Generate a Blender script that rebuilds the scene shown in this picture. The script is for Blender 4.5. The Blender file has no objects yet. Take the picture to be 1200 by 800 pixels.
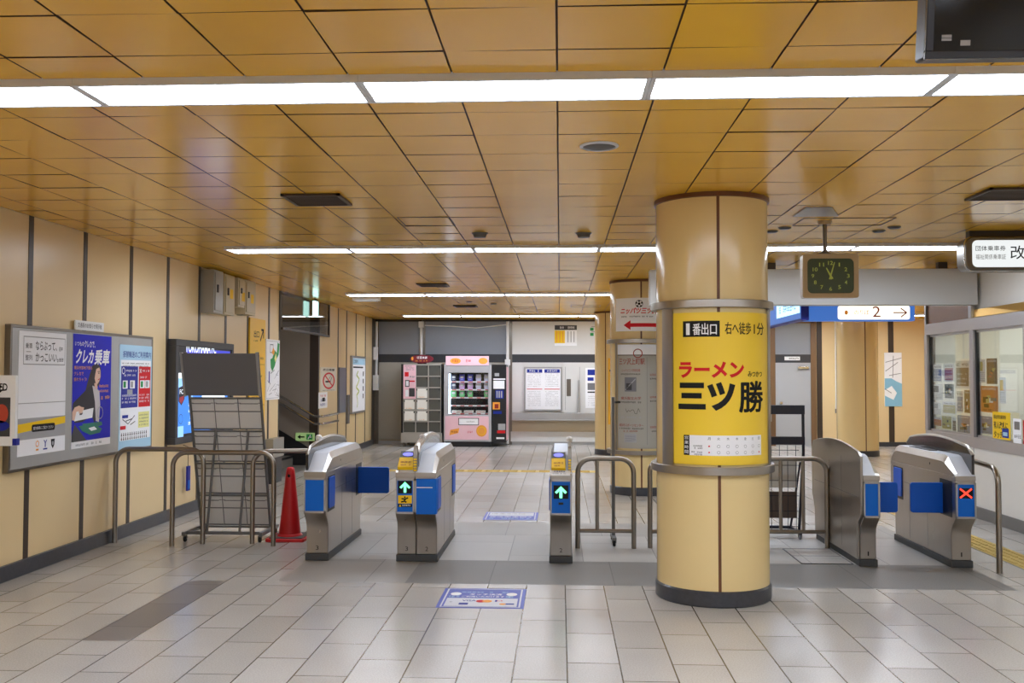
import bpy, bmesh, math, random
from mathutils import Vector, Matrix
random.seed(7)
SC = bpy.context.scene
COL = SC.collection
PI = math.pi

# ------------------------------------------------------------------ camera (surveyed from the photograph)
CF, YAW, PITCH, ROLL, CH = 1130.94, .0497522, .0346253, .0016745, 1.609
_f = Vector((-math.sin(YAW)*math.cos(PITCH), math.cos(YAW)*math.cos(PITCH), math.sin(PITCH)))
_r = Vector((math.cos(YAW), math.sin(YAW), 0)); _u = _r.cross(_f)
RR = _r*math.cos(ROLL)+_u*math.sin(ROLL); UU = _u*math.cos(ROLL)-_r*math.sin(ROLL)
cam = bpy.data.cameras.new('camera'); camo = bpy.data.objects.new('camera', cam); COL.objects.link(camo)
cam.sensor_width = 36; cam.lens = CF*36/1200; cam.clip_start = .05; cam.clip_end = 100
camo.matrix_world = Matrix(((RR.x,UU.x,-_f.x,0),(RR.y,UU.y,-_f.y,0),(RR.z,UU.z,-_f.z,CH),(0,0,0,1)))
SC.camera = camo
def _ray(u, v): return _f + RR*((u-600)/CF) - UU*((v-400)/CF)
def PY(u, v, y):      # survey: where the sight line of a photo pixel meets the plane y
    d = _ray(u, v); t = y/d.y; return (d.x*t, CH+d.z*t)
def PX(u, v, x):
    d = _ray(u, v); t = x/d.x; return (d.y*t, CH+d.z*t)

H = 2.9            # ceiling height
XL, XR, YB = -4.317, 4.73, 22.4

# ------------------------------------------------------------------ materials
def lin(c):
    c = c/255
    return c/12.92 if c <= .04045 else ((c+.055)/1.055)**2.4
def rgb(c): return (lin(c[0]), lin(c[1]), lin(c[2]), 1)
MATS = {}
def mat(name, c, rough=.5, metal=0, spec=.5, noise=0, scale=8, stretch=(1,1,1), emit=0, rnoise=0, coat=0, bump=0):
    if name in MATS: return MATS[name]
    m = bpy.data.materials.new(name); m.use_nodes = True; MATS[name] = m
    nt = m.node_tree; b = nt.nodes['Principled BSDF']
    b.inputs['Base Color'].default_value = rgb(c); b.inputs['Roughness'].default_value = rough
    b.inputs['Metallic'].default_value = metal; b.inputs['Specular IOR Level'].default_value = spec
    b.inputs['Coat Weight'].default_value = coat; b.inputs['Coat Roughness'].default_value = .08
    if emit:
        b.inputs['Emission Color'].default_value = rgb(c); b.inputs['Emission Strength'].default_value = emit
        b.inputs['Base Color'].default_value = (.02,.02,.02,1)
    if noise or rnoise or bump:
        tc = nt.nodes.new('ShaderNodeTexCoord'); mp = nt.nodes.new('ShaderNodeMapping')
        mp.inputs['Scale'].default_value = stretch
        nz = nt.nodes.new('ShaderNodeTexNoise'); nz.inputs['Scale'].default_value = scale; nz.inputs['Detail'].default_value = 5
        nt.links.new(tc.outputs['Object'], mp.inputs['Vector']); nt.links.new(mp.outputs['Vector'], nz.inputs['Vector'])
        if noise:
            mx = nt.nodes.new('ShaderNodeMix'); mx.data_type = 'RGBA'
            k = rgb(c); mx.inputs['A'].default_value = tuple(x*(1-noise) for x in k[:3])+(1,); mx.inputs['B'].default_value = tuple(min(1,x*(1+noise)) for x in k[:3])+(1,)
            nt.links.new(nz.outputs['Fac'], mx.inputs['Factor']); nt.links.new(mx.outputs['Result'], b.inputs['Base Color'])
        if rnoise:
            mr = nt.nodes.new('ShaderNodeMapRange'); mr.inputs['To Min'].default_value = max(.02, rough-rnoise); mr.inputs['To Max'].default_value = rough+rnoise
            nt.links.new(nz.outputs['Fac'], mr.inputs['Value']); nt.links.new(mr.outputs['Result'], b.inputs['Roughness'])
        if bump:
            bp = nt.nodes.new('ShaderNodeBump'); bp.inputs['Strength'].default_value = bump; bp.inputs['Distance'].default_value = .002
            nt.links.new(nz.outputs['Fac'], bp.inputs['Height']); nt.links.new(bp.outputs['Normal'], b.inputs['Normal'])
    return m
def glass(name, tint=(1,1,1), refl=.08, rough=.02):
    if name in MATS: return MATS[name]
    m = bpy.data.materials.new(name); m.use_nodes = True; MATS[name] = m
    nt = m.node_tree; nt.nodes.clear()
    o = nt.nodes.new('ShaderNodeOutputMaterial'); t = nt.nodes.new('ShaderNodeBsdfTransparent'); g = nt.nodes.new('ShaderNodeBsdfGlossy')
    t.inputs['Color'].default_value = tint+(1,); g.inputs['Roughness'].default_value = rough
    lw = nt.nodes.new('ShaderNodeLayerWeight'); lw.inputs['Blend'].default_value = .25
    mr = nt.nodes.new('ShaderNodeMapRange'); mr.inputs['To Min'].default_value = refl; mr.inputs['To Max'].default_value = .4
    mx = nt.nodes.new('ShaderNodeMixShader')
    nt.links.new(lw.outputs['Facing'], mr.inputs['Value']); nt.links.new(mr.outputs['Result'], mx.inputs['Fac'])
    nt.links.new(t.outputs[0], mx.inputs[1]); nt.links.new(g.outputs[0], mx.inputs[2]); nt.links.new(mx.outputs[0], o.inputs['Surface'])
    return m
def M(n): return MATS[n]

E_LAMP = 24.0
mat('lamp', (228,239,255), emit=E_LAMP)
mat('lamp_housing', (214,216,220), .45)
mat('ceiling_panel', (234,178,52), .2, spec=.6, noise=.07, scale=2.2, rnoise=.05)
mat('ceiling_gap', (84,56,22), .7)
mat('wall_panel', (232,206,156), .3, noise=.035, scale=1.6, rnoise=.06)
mat('wall_joint', (62,50,42), .4)
mat('base_stone', (58,60,66), .3, noise=.35, scale=30)
mat('column_panel', (230,204,146), .16, spec=.6, noise=.03, scale=2)
mat('column_joint', (104,62,34), .4)
mat('tile', (188,180,172), .3, spec=.45, noise=.07, scale=9, rnoise=.1)
mat('steel', (176,170,162), .3, 1, noise=.08, scale=14, stretch=(1,1,.12), rnoise=.06)
mat('steel_dark', (128,122,114), .32, 1, noise=.06, scale=14)
mat('rail_steel', (150,142,132), .3, 1)
mat('chrome', (215,215,215), .14, 1)
mat('alu', (178,178,178), .42, .85, noise=.05, scale=6)
mat('black', (22,22,24), .45)
mat('rubber', (30,30,32), .8)
mat('dark_grey', (62,62,64), .5)
mat('white', (242,243,244), .5)
mat('paper', (248,249,252), .55, spec=.3)
mat('cover_white', (206,212,222), .4, noise=.03)
mat('gate_blue', (0,104,208), .5, spec=.3)
mat('flap_blue', (0,86,196), .45, spec=.35)
mat('gate_plinth', (70,72,74), .5, .3)
mat('dark_glass', (42,34,30), .1, coat=.3)
mat('ink', (24,24,26), .6, spec=.25)
mat('ink_grey', (120,120,124), .6, spec=.25)
mat('ink_pale', (170,170,172), .6, spec=.25)
mat('ink_red', (214,30,38), .55, spec=.25)
mat('ink_blue', (30,50,150), .55, spec=.25)
mat('ink_white', (244,244,246), .55, spec=.25)
mat('ink_yellow', (250,206,30), .55, spec=.25)
mat('ink_orange', (244,166,70), .55, spec=.25)
mat('ink_green', (50,150,80), .55, spec=.25)
mat('ink_brown', (150,52,40), .55, spec=.25)

# ------------------------------------------------------------------ mesh builder
_TXT = {}
def text2d(body, bold=0., res=3):
    key = (body, bold, res)
    if key not in _TXT:
        c = bpy.data.curves.new('glyphs', 'FONT'); c.body = body; c.resolution_u = res; c.offset = bold
        o = bpy.data.objects.new('glyphs', c); COL.objects.link(o); bpy.context.view_layer.update()
        me = bpy.data.meshes.new_from_object(o.evaluated_get(bpy.context.evaluated_depsgraph_get()))
        vs = [(v.co.x, v.co.y) for v in me.vertices]; fs = [tuple(p.vertices) for p in me.polygons]
        bpy.data.objects.remove(o); bpy.data.curves.remove(c); bpy.data.meshes.remove(me)
        xs = [v[0] for v in vs]; ys = [v[1] for v in vs]
        x0, x1, y0, y1 = min(xs), max(xs), min(ys), max(ys)
        _TXT[key] = ([((x-x0)/(x1-x0), (y-y0)/max(1e-6, y1-y0)) for x, y in vs], fs)
    return _TXT[key]

class MB:
    def __init__(s): s.v = []; s.f = []; s.m = []; s.mats = []
    def mi(s, m):
        m = MATS[m] if isinstance(m, str) else m
        if m not in s.mats: s.mats.append(m)
        return s.mats.index(m)
    def add(s, vs, fs, m):
        k = len(s.v); i = s.mi(m); s.v += [tuple(v) for v in vs]
        for f in fs: s.f.append(tuple(k+a for a in f)); s.m.append(i)
    def box(s, x0, x1, y0, y1, z0, z1, m):
        if x0 > x1: x0, x1 = x1, x0
        if y0 > y1: y0, y1 = y1, y0
        if z0 > z1: z0, z1 = z1, z0
        s.add([(x,y,z) for x in (x0,x1) for y in (y0,y1) for z in (z0,z1)],
              [(0,1,3,2),(4,6,7,5),(0,4,5,1),(2,3,7,6),(0,2,6,4),(1,5,7,3)], m); return s
    def prism(s, poly, ax, a0, a1, m):
        n = len(poly)
        P = {'x': lambda p,a:(a,p[0],p[1]), 'y': lambda p,a:(p[0],a,p[1]), 'z': lambda p,a:(p[0],p[1],a)}[ax]
        s.add([P(p,a0) for p in poly]+[P(p,a1) for p in poly],
              [tuple(range(n))[::-1], tuple(range(n,2*n))]+[(i,(i+1)%n,(i+1)%n+n,i+n) for i in range(n)], m); return s
    def tube(s, path, r, m, n=10, caps=True):
        path = [Vector(p) for p in path]; k = len(path); rings = []; up = None
        for i, p in enumerate(path):
            d = (path[min(i+1,k-1)]-path[max(i-1,0)]).normalized()
            if up is None:
                up = Vector((0,0,1)) if abs(d.z) < .9 else Vector((1,0,0))
            up = (up-d*up.dot(d)).normalized(); w = d.cross(up)
            rings.append([p+up*(r*math.cos(2*PI*j/n))+w*(r*math.sin(2*PI*j/n)) for j in range(n)])
        fs = [(i*n+j, i*n+(j+1)%n, (i+1)*n+(j+1)%n, (i+1)*n+j) for i in range(k-1) for j in range(n)]
        if caps: fs += [tuple(range(n))[::-1], tuple((k-1)*n+j for j in range(n))]
        s.add([q for R in rings for q in R], fs, m); return s
    def lathe(s, prof, c, m, n=48, a0=0, a1=360, ax='z'):
        full = abs(a1-a0) >= 360; cnt = n if full else n+1; vs = []
        for i in range(cnt):
            a = math.radians(a0+(a1-a0)*i/n); ca, sa = math.cos(a), math.sin(a)
            for r, z in prof:
                if ax == 'z': vs.append((c[0]+r*ca, c[1]+r*sa, c[2]+z))
                elif ax == 'y': vs.append((c[0]+r*ca, c[1]+z, c[2]+r*sa))
                else: vs.append((c[0]+z, c[1]+r*ca, c[2]+r*sa))
        k = len(prof); fs = []
        for i in range(cnt if full else n):
            j = (i+1) % cnt
            for q in range(k-1): fs.append((i*k+q, j*k+q, j*k+q+1, i*k+q+1))
        s.add(vs, fs, m); return s
    def build(s, name, parent=None, bevel=0, seg=2, smooth=35, kind=None):
        me = bpy.data.meshes.new(name); me.from_pydata(s.v, [], s.f)
        for m in s.mats: me.materials.append(m)
        me.polygons.foreach_set('material_index', s.m)
        bm = bmesh.new(); bm.from_mesh(me)
        bm.faces.ensure_lookup_table()
        closed = [f for f in bm.faces if all(len(e.link_faces) == 2 for e in f.edges)]
        if closed: bmesh.ops.recalc_face_normals(bm, faces=closed)
        bm.to_mesh(me); bm.free()
        me.polygons.foreach_set('use_smooth', [True]*len(me.polygons)); me.set_sharp_from_angle(angle=math.radians(smooth)); me.update()
        o = bpy.data.objects.new(name, me); COL.objects.link(o)
        if parent is not None:
            o.parent = parent; o.matrix_parent_inverse = Matrix.Translation(-Vector(parent.location))
        if bevel:
            b = o.modifiers.new('bevel', 'BEVEL'); b.width = bevel; b.segments = seg; b.limit_method = 'ANGLE'; b.angle_limit = math.radians(50)
        if kind: o['kind'] = kind
        return o

class Sheet:
    """Draws flat print on a plane (or a curved face) of an MB; u to the right, v up, seen from the n side."""
    def __init__(s, mb, o=(0,0,0), u=(1,0,0), v=(0,0,1), n=(0,-1,0), fn=None, cut=0, base=.0006, step=.0005):
        s.mb, s.o, s.u, s.v, s.n, s.fn, s.cut, s.base, s.step = mb, Vector(o), Vector(u), Vector(v), Vector(n), fn, cut, base, step
    def P(s, a, b, l):
        h = s.base+s.step*l
        return s.fn(a, b, h) if s.fn else s.o+s.u*a+s.v*b+s.n*h
    def mesh(s, pts, fs, m, l):
        if s.cut:
            bm = bmesh.new(); vv = [bm.verts.new((p[0],p[1],0)) for p in pts]
            for f in fs:
                try: bm.faces.new([vv[i] for i in f])
                except ValueError: pass
            a0 = min(p[0] for p in pts); a1 = max(p[0] for p in pts); k = math.floor(a0/s.cut)+1
            while k*s.cut < a1-1e-6:
                bmesh.ops.bisect_plane(bm, geom=bm.verts[:]+bm.edges[:]+bm.faces[:], dist=1e-6, plane_co=(k*s.cut,0,0), plane_no=(1,0,0)); k += 1
            bm.verts.index_update(); pts = [(v.co.x, v.co.y) for v in bm.verts]; fs = [[v.index for v in f.verts] for f in bm.faces]; bm.free()
        s.mb.add([s.P(a,b,l) for a, b in pts], fs, m); return s
    def rect(s, a0, b0, a1, b1, m, l=0): return s.mesh([(a0,b0),(a1,b0),(a1,b1),(a0,b1)], [(0,1,2,3)], m, l)
    def poly(s, pts, m, l=0):
        bm = bmesh.new(); vv = [bm.verts.new((p[0],p[1],0)) for p in pts]; bm.faces.new(vv)
        r = bmesh.ops.triangulate(bm, faces=bm.faces[:]); bm.verts.index_update()
        fs = [[v.index for v in f.verts] for f in bm.faces]; bm.free()
        return s.mesh(list(pts), fs, m, l)
    def disc(s, a, b, ra, rb, m, l=0, n=28): return s.mesh([(a+ra*math.cos(2*PI*i/n), b+rb*math.sin(2*PI*i/n)) for i in range(n)], [tuple(range(n))], m, l)
    def ring(s, a, b, r0, r1, m, l=0, n=36):
        return s.mesh([(a+r*math.cos(2*PI*i/n), b+r*math.sin(2*PI*i/n)) for i in range(n) for r in (r0,r1)], [(2*i,2*i+1,(2*i+3)%(2*n),(2*i+2)%(2*n)) for i in range(n)], m, l)
    def line(s, p, q, w, m, l=0):
        d = Vector((q[0]-p[0], q[1]-p[1])); d.normalize(); x, y = -d.y*w/2, d.x*w/2
        return s.mesh([(p[0]-x,p[1]-y),(q[0]-x,q[1]-y),(q[0]+x,q[1]+y),(p[0]+x,p[1]+y)], [(0,1,2,3)], m, l)
    def frame(s, a0, b0, a1, b1, w, m, l=0):
        s.rect(a0,b0,a1,b0+w,m,l).rect(a0,b1-w,a1,b1,m,l).rect(a0,b0+w,a0+w,b1-w,m,l); return s.rect(a1-w,b0+w,a1,b1-w,m,l)
    def text(s, body, a, b, w, h, m, l=2, bold=0., shear=0., res=3, fat=0.):
        if fat:       # heavy strokes for dense characters: the glyph struck several times, each a hair apart
            for k, (dx, dy) in enumerate(((-1,0),(1,0),(0,-.7),(0,.7),(-.7,-.6),(.7,.6),(-.7,.6),(.7,-.6))): s.text(body, a+dx*fat, b+dy*fat, w, h, m, l+.03*k, 0, shear, res)
        if body == '1': a, w = a+w*.28, w*.44
        vs, fs = text2d(body, bold, res)
        return s.mesh([(a+x*w+shear*y*h, b+y*h) for x, y in vs], fs, m, l)
    def blobs(s, a, b, w, h, m, l=2, gap=.45, seed=1, fill=.8):
        """a line of print too small to read in the photograph"""
        rnd = random.Random(seed*7919+int(a*1000)); x = a
        while x < a+w-h*.3:
            k = h*rnd.uniform(.55,.95)
            if rnd.random() < fill:
                x1 = min(x+k, a+w); y0 = b+h*rnd.uniform(0,.2); y1 = b+h*rnd.uniform(.8,1); t = h*.2
                c = x1-x; q = rnd.randint(0, 3); t = h*.14; ym = (y0+y1)/2
                R = [(0,y1-t,1,y1),(0,ym-t/2,1,ym+t/2)]
                if q == 0: R += [(0,y0,1,y0+t),(.42,y0+t,.58,ym-t/2),(.42,ym+t/2,.58,y1-t)]
                elif q == 1: R += [(0,y0,.14,ym-t/2),(.86,y0,1,ym-t/2),(0,ym+t/2,.14,y1-t),(.86,ym+t/2,1,y1-t),(.2,y0,.8,y0+t)]
                elif q == 2: R += [(.1,y0,.25,ym-t/2),(.6,y0,.75,ym-t/2),(.42,ym+t/2,.58,y1-t),(0,y0+h*.2,.1,y0+h*.34)]
                else: R = [(0,y0,.14,y1),(.3,y1-t,1,y1),(.3,ym-t/2,1,ym+t/2),(.3,y0,1,y0+t),(.6,y0+t,.72,ym-t/2)]
                for r in R: s.rect(x+c*r[0], r[1], x+c*r[2], r[3], m, l)
            x += k+h*gap*.5
        return s

def props(o, label, cat, group=None, kind=None):
    o['label'] = label; o['category'] = cat
    if group: o['group'] = group
    if kind: o['kind'] = kind
    return o
def thing(name, label, cat, loc=(0,0,0), group=None, kind=None):
    o = bpy.data.objects.new(name, None); COL.objects.link(o); o.location = loc; o.empty_display_size = .1
    return props(o, label, cat, group, kind)
def LW(mb, y0, z0, d=0., **k): return Sheet(mb, (XL+d, y0, z0), (0,1,0), (0,0,1), (1,0,0), **k)      # on the left wall
def RW(mb, y1, z0, d=0., **k): return Sheet(mb, (XR-d, y1, z0), (0,-1,0), (0,0,1), (-1,0,0), **k)    # on the right wall
def FW(mb, x0, z0, y, **k): return Sheet(mb, (x0, y, z0), (1,0,0), (0,0,1), (0,-1,0), **k)           # facing the camera end
def ARC(cx, cy, r, a0, d=0.):                                                                        # round a column, length from angle a0
    def fn(a, b, h):
        t = math.radians(a0)+a/r; q = r+d+h
        return Vector((cx+q*math.cos(t), cy+q*math.sin(t), b))
    return fn
def roundrect(a0, b0, a1, b1, r, n=5):
    P = []
    for cx, cy, s in ((a1-r,b0+r,-90),(a1-r,b1-r,0),(a0+r,b1-r,90),(a0+r,b0+r,180)):
        P += [(cx+r*math.cos(math.radians(s+90*i/n)), cy+r*math.sin(math.radians(s+90*i/n))) for i in range(n+1)]
    return P
def bend(pts, r, n=7):
    """polyline with rounded corners"""
    P = [Vector(p) for p in pts]; out = [P[0]]
    for i in range(1, len(P)-1):
        a = (P[i-1]-P[i]).normalized(); b = (P[i+1]-P[i]).normalized(); k = min(r, (P[i-1]-P[i]).length*.49, (P[i+1]-P[i]).length*.49)
        p0 = P[i]+a*k; p2 = P[i]+b*k; c = P[i]+(a+b)*k
        for j in range(n+1):
            t = PI/2*j/n; out.append(c-b*k*math.cos(t)-a*k*math.sin(t)) if abs(a.dot(b)) < .05 else out.append(p0.lerp(P[i], j/n).lerp(P[i].lerp(p2, j/n), j/n))
    return out+[P[-1]]
# ================================================================== THE ROOM
Y0 = -14.0
XE = 8.6          # far end of the side passage beyond the office
# floor: a brick-laid tile pattern in the material, bands of rougher stone by the gates
def floor_mats():
    def tilemat(name, c1, c2, mort, rough, wid=.62, row=.293, sx=.039, spec=.45, nz=.12):
        m = bpy.data.materials.new(name); m.use_nodes = True; MATS[name] = m; nt = m.node_tree; b = nt.nodes['Principled BSDF']
        tc = nt.nodes.new('ShaderNodeTexCoord'); sp = nt.nodes.new('ShaderNodeSeparateXYZ'); cb = nt.nodes.new('ShaderNodeCombineXYZ')
        ad = nt.nodes.new('ShaderNodeMath'); ad.inputs[1].default_value = -sx
        ay = nt.nodes.new('ShaderNodeMath'); ay.inputs[1].default_value = .42
        nt.links.new(tc.outputs['Object'], sp.inputs[0]); nt.links.new(sp.outputs['X'], ad.inputs[0]); nt.links.new(sp.outputs['Y'], ay.inputs[0])
        nt.links.new(ay.outputs[0], cb.inputs['X']); nt.links.new(ad.outputs[0], cb.inputs['Y'])
        br = nt.nodes.new('ShaderNodeTexBrick'); br.offset = .5; br.inputs['Scale'].default_value = 1
        br.inputs['Brick Width'].default_value = wid; br.inputs['Row Height'].default_value = row; br.inputs['Mortar Size'].default_value = .0045; br.inputs['Mortar Smooth'].default_value = .2
        br.inputs['Color1'].default_value = rgb(c1); br.inputs['Color2'].default_value = rgb(c2); br.inputs['Mortar'].default_value = rgb(mort); br.inputs['Bias'].default_value = 0
        nt.links.new(cb.outputs[0], br.inputs['Vector'])
        n1 = nt.nodes.new('ShaderNodeTexNoise'); n1.inputs['Scale'].default_value = 120; n1.inputs['Detail'].default_value = 2
        n2 = nt.nodes.new('ShaderNodeTexNoise'); n2.inputs['Scale'].default_value = 1.1; n2.inputs['Detail'].default_value = 3
        for n in (n1, n2): nt.links.new(tc.outputs['Object'], n.inputs['Vector'])
        mr = nt.nodes.new('ShaderNodeMapRange'); mr.inputs['From Min'].default_value = .3; mr.inputs['From Max'].default_value = .7; mr.inputs['To Min'].default_value = 1-nz; mr.inputs['To Max'].default_value = 1+nz
        nt.links.new(n1.outputs['Fac'], mr.inputs['Value'])
        m2 = nt.nodes.new('ShaderNodeMapRange'); m2.inputs['From Min'].default_value = .3; m2.inputs['From Max'].default_value = .7; m2.inputs['To Min'].default_value = .93; m2.inputs['To Max'].default_value = 1.04
        nt.links.new(n2.outputs['Fac'], m2.inputs['Value'])
        mm = nt.nodes.new('ShaderNodeMath'); mm.operation = 'MULTIPLY'; nt.links.new(mr.outputs[0], mm.inputs[0]); nt.links.new(m2.outputs[0], mm.inputs[1])
        hs = nt.nodes.new('ShaderNodeMix'); hs.data_type = 'RGBA'; hs.blend_type = 'MULTIPLY'; hs.inputs['Factor'].default_value = 1
        nt.links.new(br.outputs['Color'], hs.inputs['A']); nt.links.new(mm.outputs[0], hs.inputs['B']); nt.links.new(hs.outputs['Result'], b.inputs['Base Color'])
        rr = nt.nodes.new('ShaderNodeMapRange'); rr.inputs['From Min'].default_value = .3; rr.inputs['From Max'].default_value = .7; rr.inputs['To Min'].default_value = rough-.06; rr.inputs['To Max'].default_value = rough+.1
        b.inputs['Roughness'].default_value = rough+.02
        bp = nt.nodes.new('ShaderNodeBump'); bp.inputs['Strength'].default_value = .25; bp.inputs['Distance'].default_value = .002; bp.invert = True
        nt.links.new(br.outputs['Fac'], bp.inputs['Height']); nt.links.new(bp.outputs['Normal'], b.inputs['Normal'])
        b.inputs['Specular IOR Level'].default_value = spec
    tilemat('floor_tile', (192,189,184), (178,174,168), (82,79,75), .2)
    tilemat('floor_tile_dark', (132,126,120), (120,114,108), (80,76,72), .3)
    tilemat('floor_band', (120,118,115), (113,111,108), (88,86,84), .42, wid=2.5, row=.97, sx=-.55, nz=.2)
    tilemat('floor_band_light', (150,146,140), (143,139,133), (106,103,99), .4, wid=2.5, row=.97, sx=-.55, nz=.16)
    tilemat('floor_platform', (174,171,166), (165,162,157), (114,111,107), .36, wid=1.3, row=.65, sx=.2, nz=.12)
floor_mats()
xs = [XL-.02, -2.9, -2.6, -2.2, -1.2, -.42, .039, 3.43, XE]
ys = [Y0, 5.76, 7.47, 8.42, 9.74, 10.58, 11.9, 12.2, YB+.1]
mb = MB()
for i in range(len(xs)-1):
    for j in range(len(ys)-1):
        cx, cy = (xs[i]+xs[i+1])/2, (ys[j]+ys[j+1])/2; m = 'floor_tile'
        if 7.47 < cy < 8.42 and -2.2 < cx < 3.43: m = 'floor_band' if cx > -1.2 else 'floor_band_light'
        elif 8.42 < cy < 9.74 and -2.2 < cx < 3.43: m = 'floor_platform'
        elif 9.74 < cy < 10.58 and -2.2 < cx < 3.43: m = 'floor_band_light'
        elif -2.9 < cx < -2.6 and 5.76 < cy < 7.47: m = 'floor_tile_dark'
        mb.add([(xs[i],ys[j],0),(xs[i+1],ys[j],0),(xs[i+1],ys[j+1],0),(xs[i],ys[j+1],0)], [(0,1,2,3)], m)
mb.box(XL-.02, XE, Y0, YB+.1, -.1, -.004, 'base_stone')
o = mb.build('floor'); props(o, 'grey beige stone tile floor of the station concourse', 'floor', kind='structure')

# ceiling: separate square metal panels, none perfectly level
mb = MB(); T = .45; x0, y0 = -.0123, 3.346; g = .0045
i0, i1 = math.floor((XL-x0)/T), math.ceil((XE-x0)/T); j0, j1 = math.floor((Y0-y0)/T), math.ceil((YB-y0)/T)
for i in range(i0, i1):
    for j in range(j0, j1):
        a, b = max(x0+i*T, XL)+g, min(x0+(i+1)*T, XE)-g; c, d = y0+j*T+g, min(y0+(j+1)*T, YB)-g
        if b-a < .02 or d-c < .02: continue
        tx, ty = random.gauss(0,.0009), random.gauss(0,.0009); cx, cy = (a+b)/2, (c+d)/2
        z = lambda x, y: H+tx*(x-cx)/.225+ty*(y-cy)/.225
        V = [(a,c,z(a,c)),(b,c,z(b,c)),(b,d,z(b,d)),(a,d,z(a,d))]
        mb.add(V+[(p[0],p[1],H+.012) for p in V], [(0,3,2,1)], 'ceiling_panel'); mb.add(V+[(p[0],p[1],H+.012) for p in V], [(0,1,5,4),(1,2,6,5),(2,3,7,6),(3,0,4,7)], 'ceiling_gap')
mb.box(XL-.05, XE, Y0, YB+.1, H+.01, H+.1, 'ceiling_gap')
props(mb.build('ceiling'), 'glossy ochre metal panel ceiling with dark grid joints', 'ceiling', kind='structure')

# left wall, with the opening to the stairs
SY0, SY1 = 14.66, 17.05
J1 = [7.647-.923*k for k in range(1, 24)]+[7.647, 8.552, 9.494, 10.409, 11.34, 12.255, 13.14, 14.109]
J2 = [18.59, 19.341, 20.24, 21.226]
mb = MB()
mb.box(XL-.15, XL, Y0, SY0, 0, H, 'wall_panel'); mb.box(XL-.15, XL, SY1, YB, 0, H, 'wall_panel')
for y in J1+J2: mb.box(XL, XL+.004, y-.035, y+.035, .12, H, 'wall_joint')
mb.box(XL-.15, XL+.005, SY0-.04, SY0+.002, 0, H, 'wall_joint'); mb.box(XL-.15, XL+.005, SY1-.002, SY1+.09, 0, H, 'wall_joint')
mb.box(XL, XL+.005, YB-.42, YB-.06, 0, H, 'wall_joint')
props(mb.build('wall_left'), 'cream panelled wall on the left with dark vertical joints', 'wall', kind='structure')
mb = MB(); mb.box(XL, XL+.03, Y0, SY0-.04, 0, .125, 'base_stone'); mb.box(XL, XL+.03, SY1+.09, YB-.42, 0, .125, 'base_stone')
props(mb.build('baseboard_left', bevel=.004), 'black stone skirting along the left wall', 'skirting', kind='structure')

# stairwell behind the opening
mat('stair_panel', (150,138,126), .4, .2, noise=.06, scale=3); mat('stair_stone', (110,106,100), .5)
mb = MB()
mb.box(-8.6, XL-.15, SY1, SY1+.1, 0, 4.6, 'stair_panel'); mb.box(-8.6, XL-.15, SY0-.1, SY0, 0, 4.6, 'stair_panel')
mb.box(-8.7, -8.6, SY0, SY1, 0, 4.6, 'stair_panel'); mb.box(-8.6, XL-.15, SY0, SY1, 4.5, 4.6, 'stair_panel')
mb.box(XL-.2, XL-.15, SY0, SY1, H, 4.6, 'stair_panel')
for k in range(4): mb.box(-5.3-.9*k, -5.29-.9*k, SY1-.003, SY1, 0, 4.5, 'black')
mb.box(-8.6, XL-.02, SY0-.1, SY1+.1, -.1, -.002, 'stair_stone')
props(mb.build('wall_stairwell'), 'dark brown metal panelled stairwell walls through the left opening', 'wall', kind='structure')
mb = MB()
for k in range(13):
    xa = -4.75-.28*k; mb.box(-8.6, xa, SY0, SY1, .165*k, .165*(k+1), 'stair_stone')
    mb.box(xa-.04, xa+.004, SY0, SY1, .165*(k+1)-.03, .165*(k+1)+.001, 'black')
mb.prism([(-4.4,0),(-4.4,.27),(-8.5,2.69),(-8.5,0)], 'y', SY1-.03, SY1-.001, 'black')
props(mb.build('stairs'), 'stone steps rising to the left through the wall opening', 'stairs', kind='structure')

# back wall
mat('back_upper', (142,148,158), .3, noise=.03); mat('back_lower', (178,174,164), .35, noise=.03)
mat('back_white', (222,222,220), .35, noise=.02); mat('back_band', (52,54,60), .35); mat('back_cream', (206,190,160), .5)
mb = MB()
def bz(v): return PY(560, v, YB)[1]
zA, zB = bz(415), bz(424.5)
mb.box(XL-.15, XE, YB+.03, YB+.13, 0, H, 'back_cream')
xj = [-4.28, -3.19, -1.16, .9]
mb.box(XL, -1.14, YB, YB+.03, zA, H, 'back_upper'); mb.box(-1.14, 4.8, YB, YB+.03, zA, H, 'back_white')
mb.box(XL, 4.8, YB-.004, YB+.03, zB, zA, 'back_band')
mb.box(XL, -1.14, YB, YB+.03, .1, zB, 'back_lower'); mb.box(-1.14, 4.8, YB, YB+.03, .74, zB, 'back_white')
mb.box(-1.14, 4.8, YB-.002, YB+.03, .3, .74, 'back_cream'); mb.box(-1.14, 4.8, YB-.03, YB+.03, .07, .3, 'back_white'); mb.box(XL, 4.8, YB-.012, YB+.03, 0, .07, 'alu')
for x in xj[:3]: mb.box(x-.05, x+.05, YB-.02, YB, 0, H, 'steel_dark')
mb.box(XL, 4.8, YB-.02, YB, H-.05, H, 'wall_joint')
FX = (.12, .45)
for x in FX: mb.box(x, x+.006, YB-.002, YB, .8, 1.8, 'ink_grey')
# cream panels at the right end
mb.box(5.8, XE, YB-.01, YB+.03, 0, H, 'wall_panel')
for x in (5.92, 7.53): mb.box(x-.06, x+.06, YB-.02, YB-.01, 0, H, 'wall_joint')
mb.box(5.86, XE, YB-.03, YB-.01, 0, .1, 'base_stone')
props(mb.build('wall_back'), 'far back wall of grey and white panels with a dark band', 'wall', kind='structure')
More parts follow.
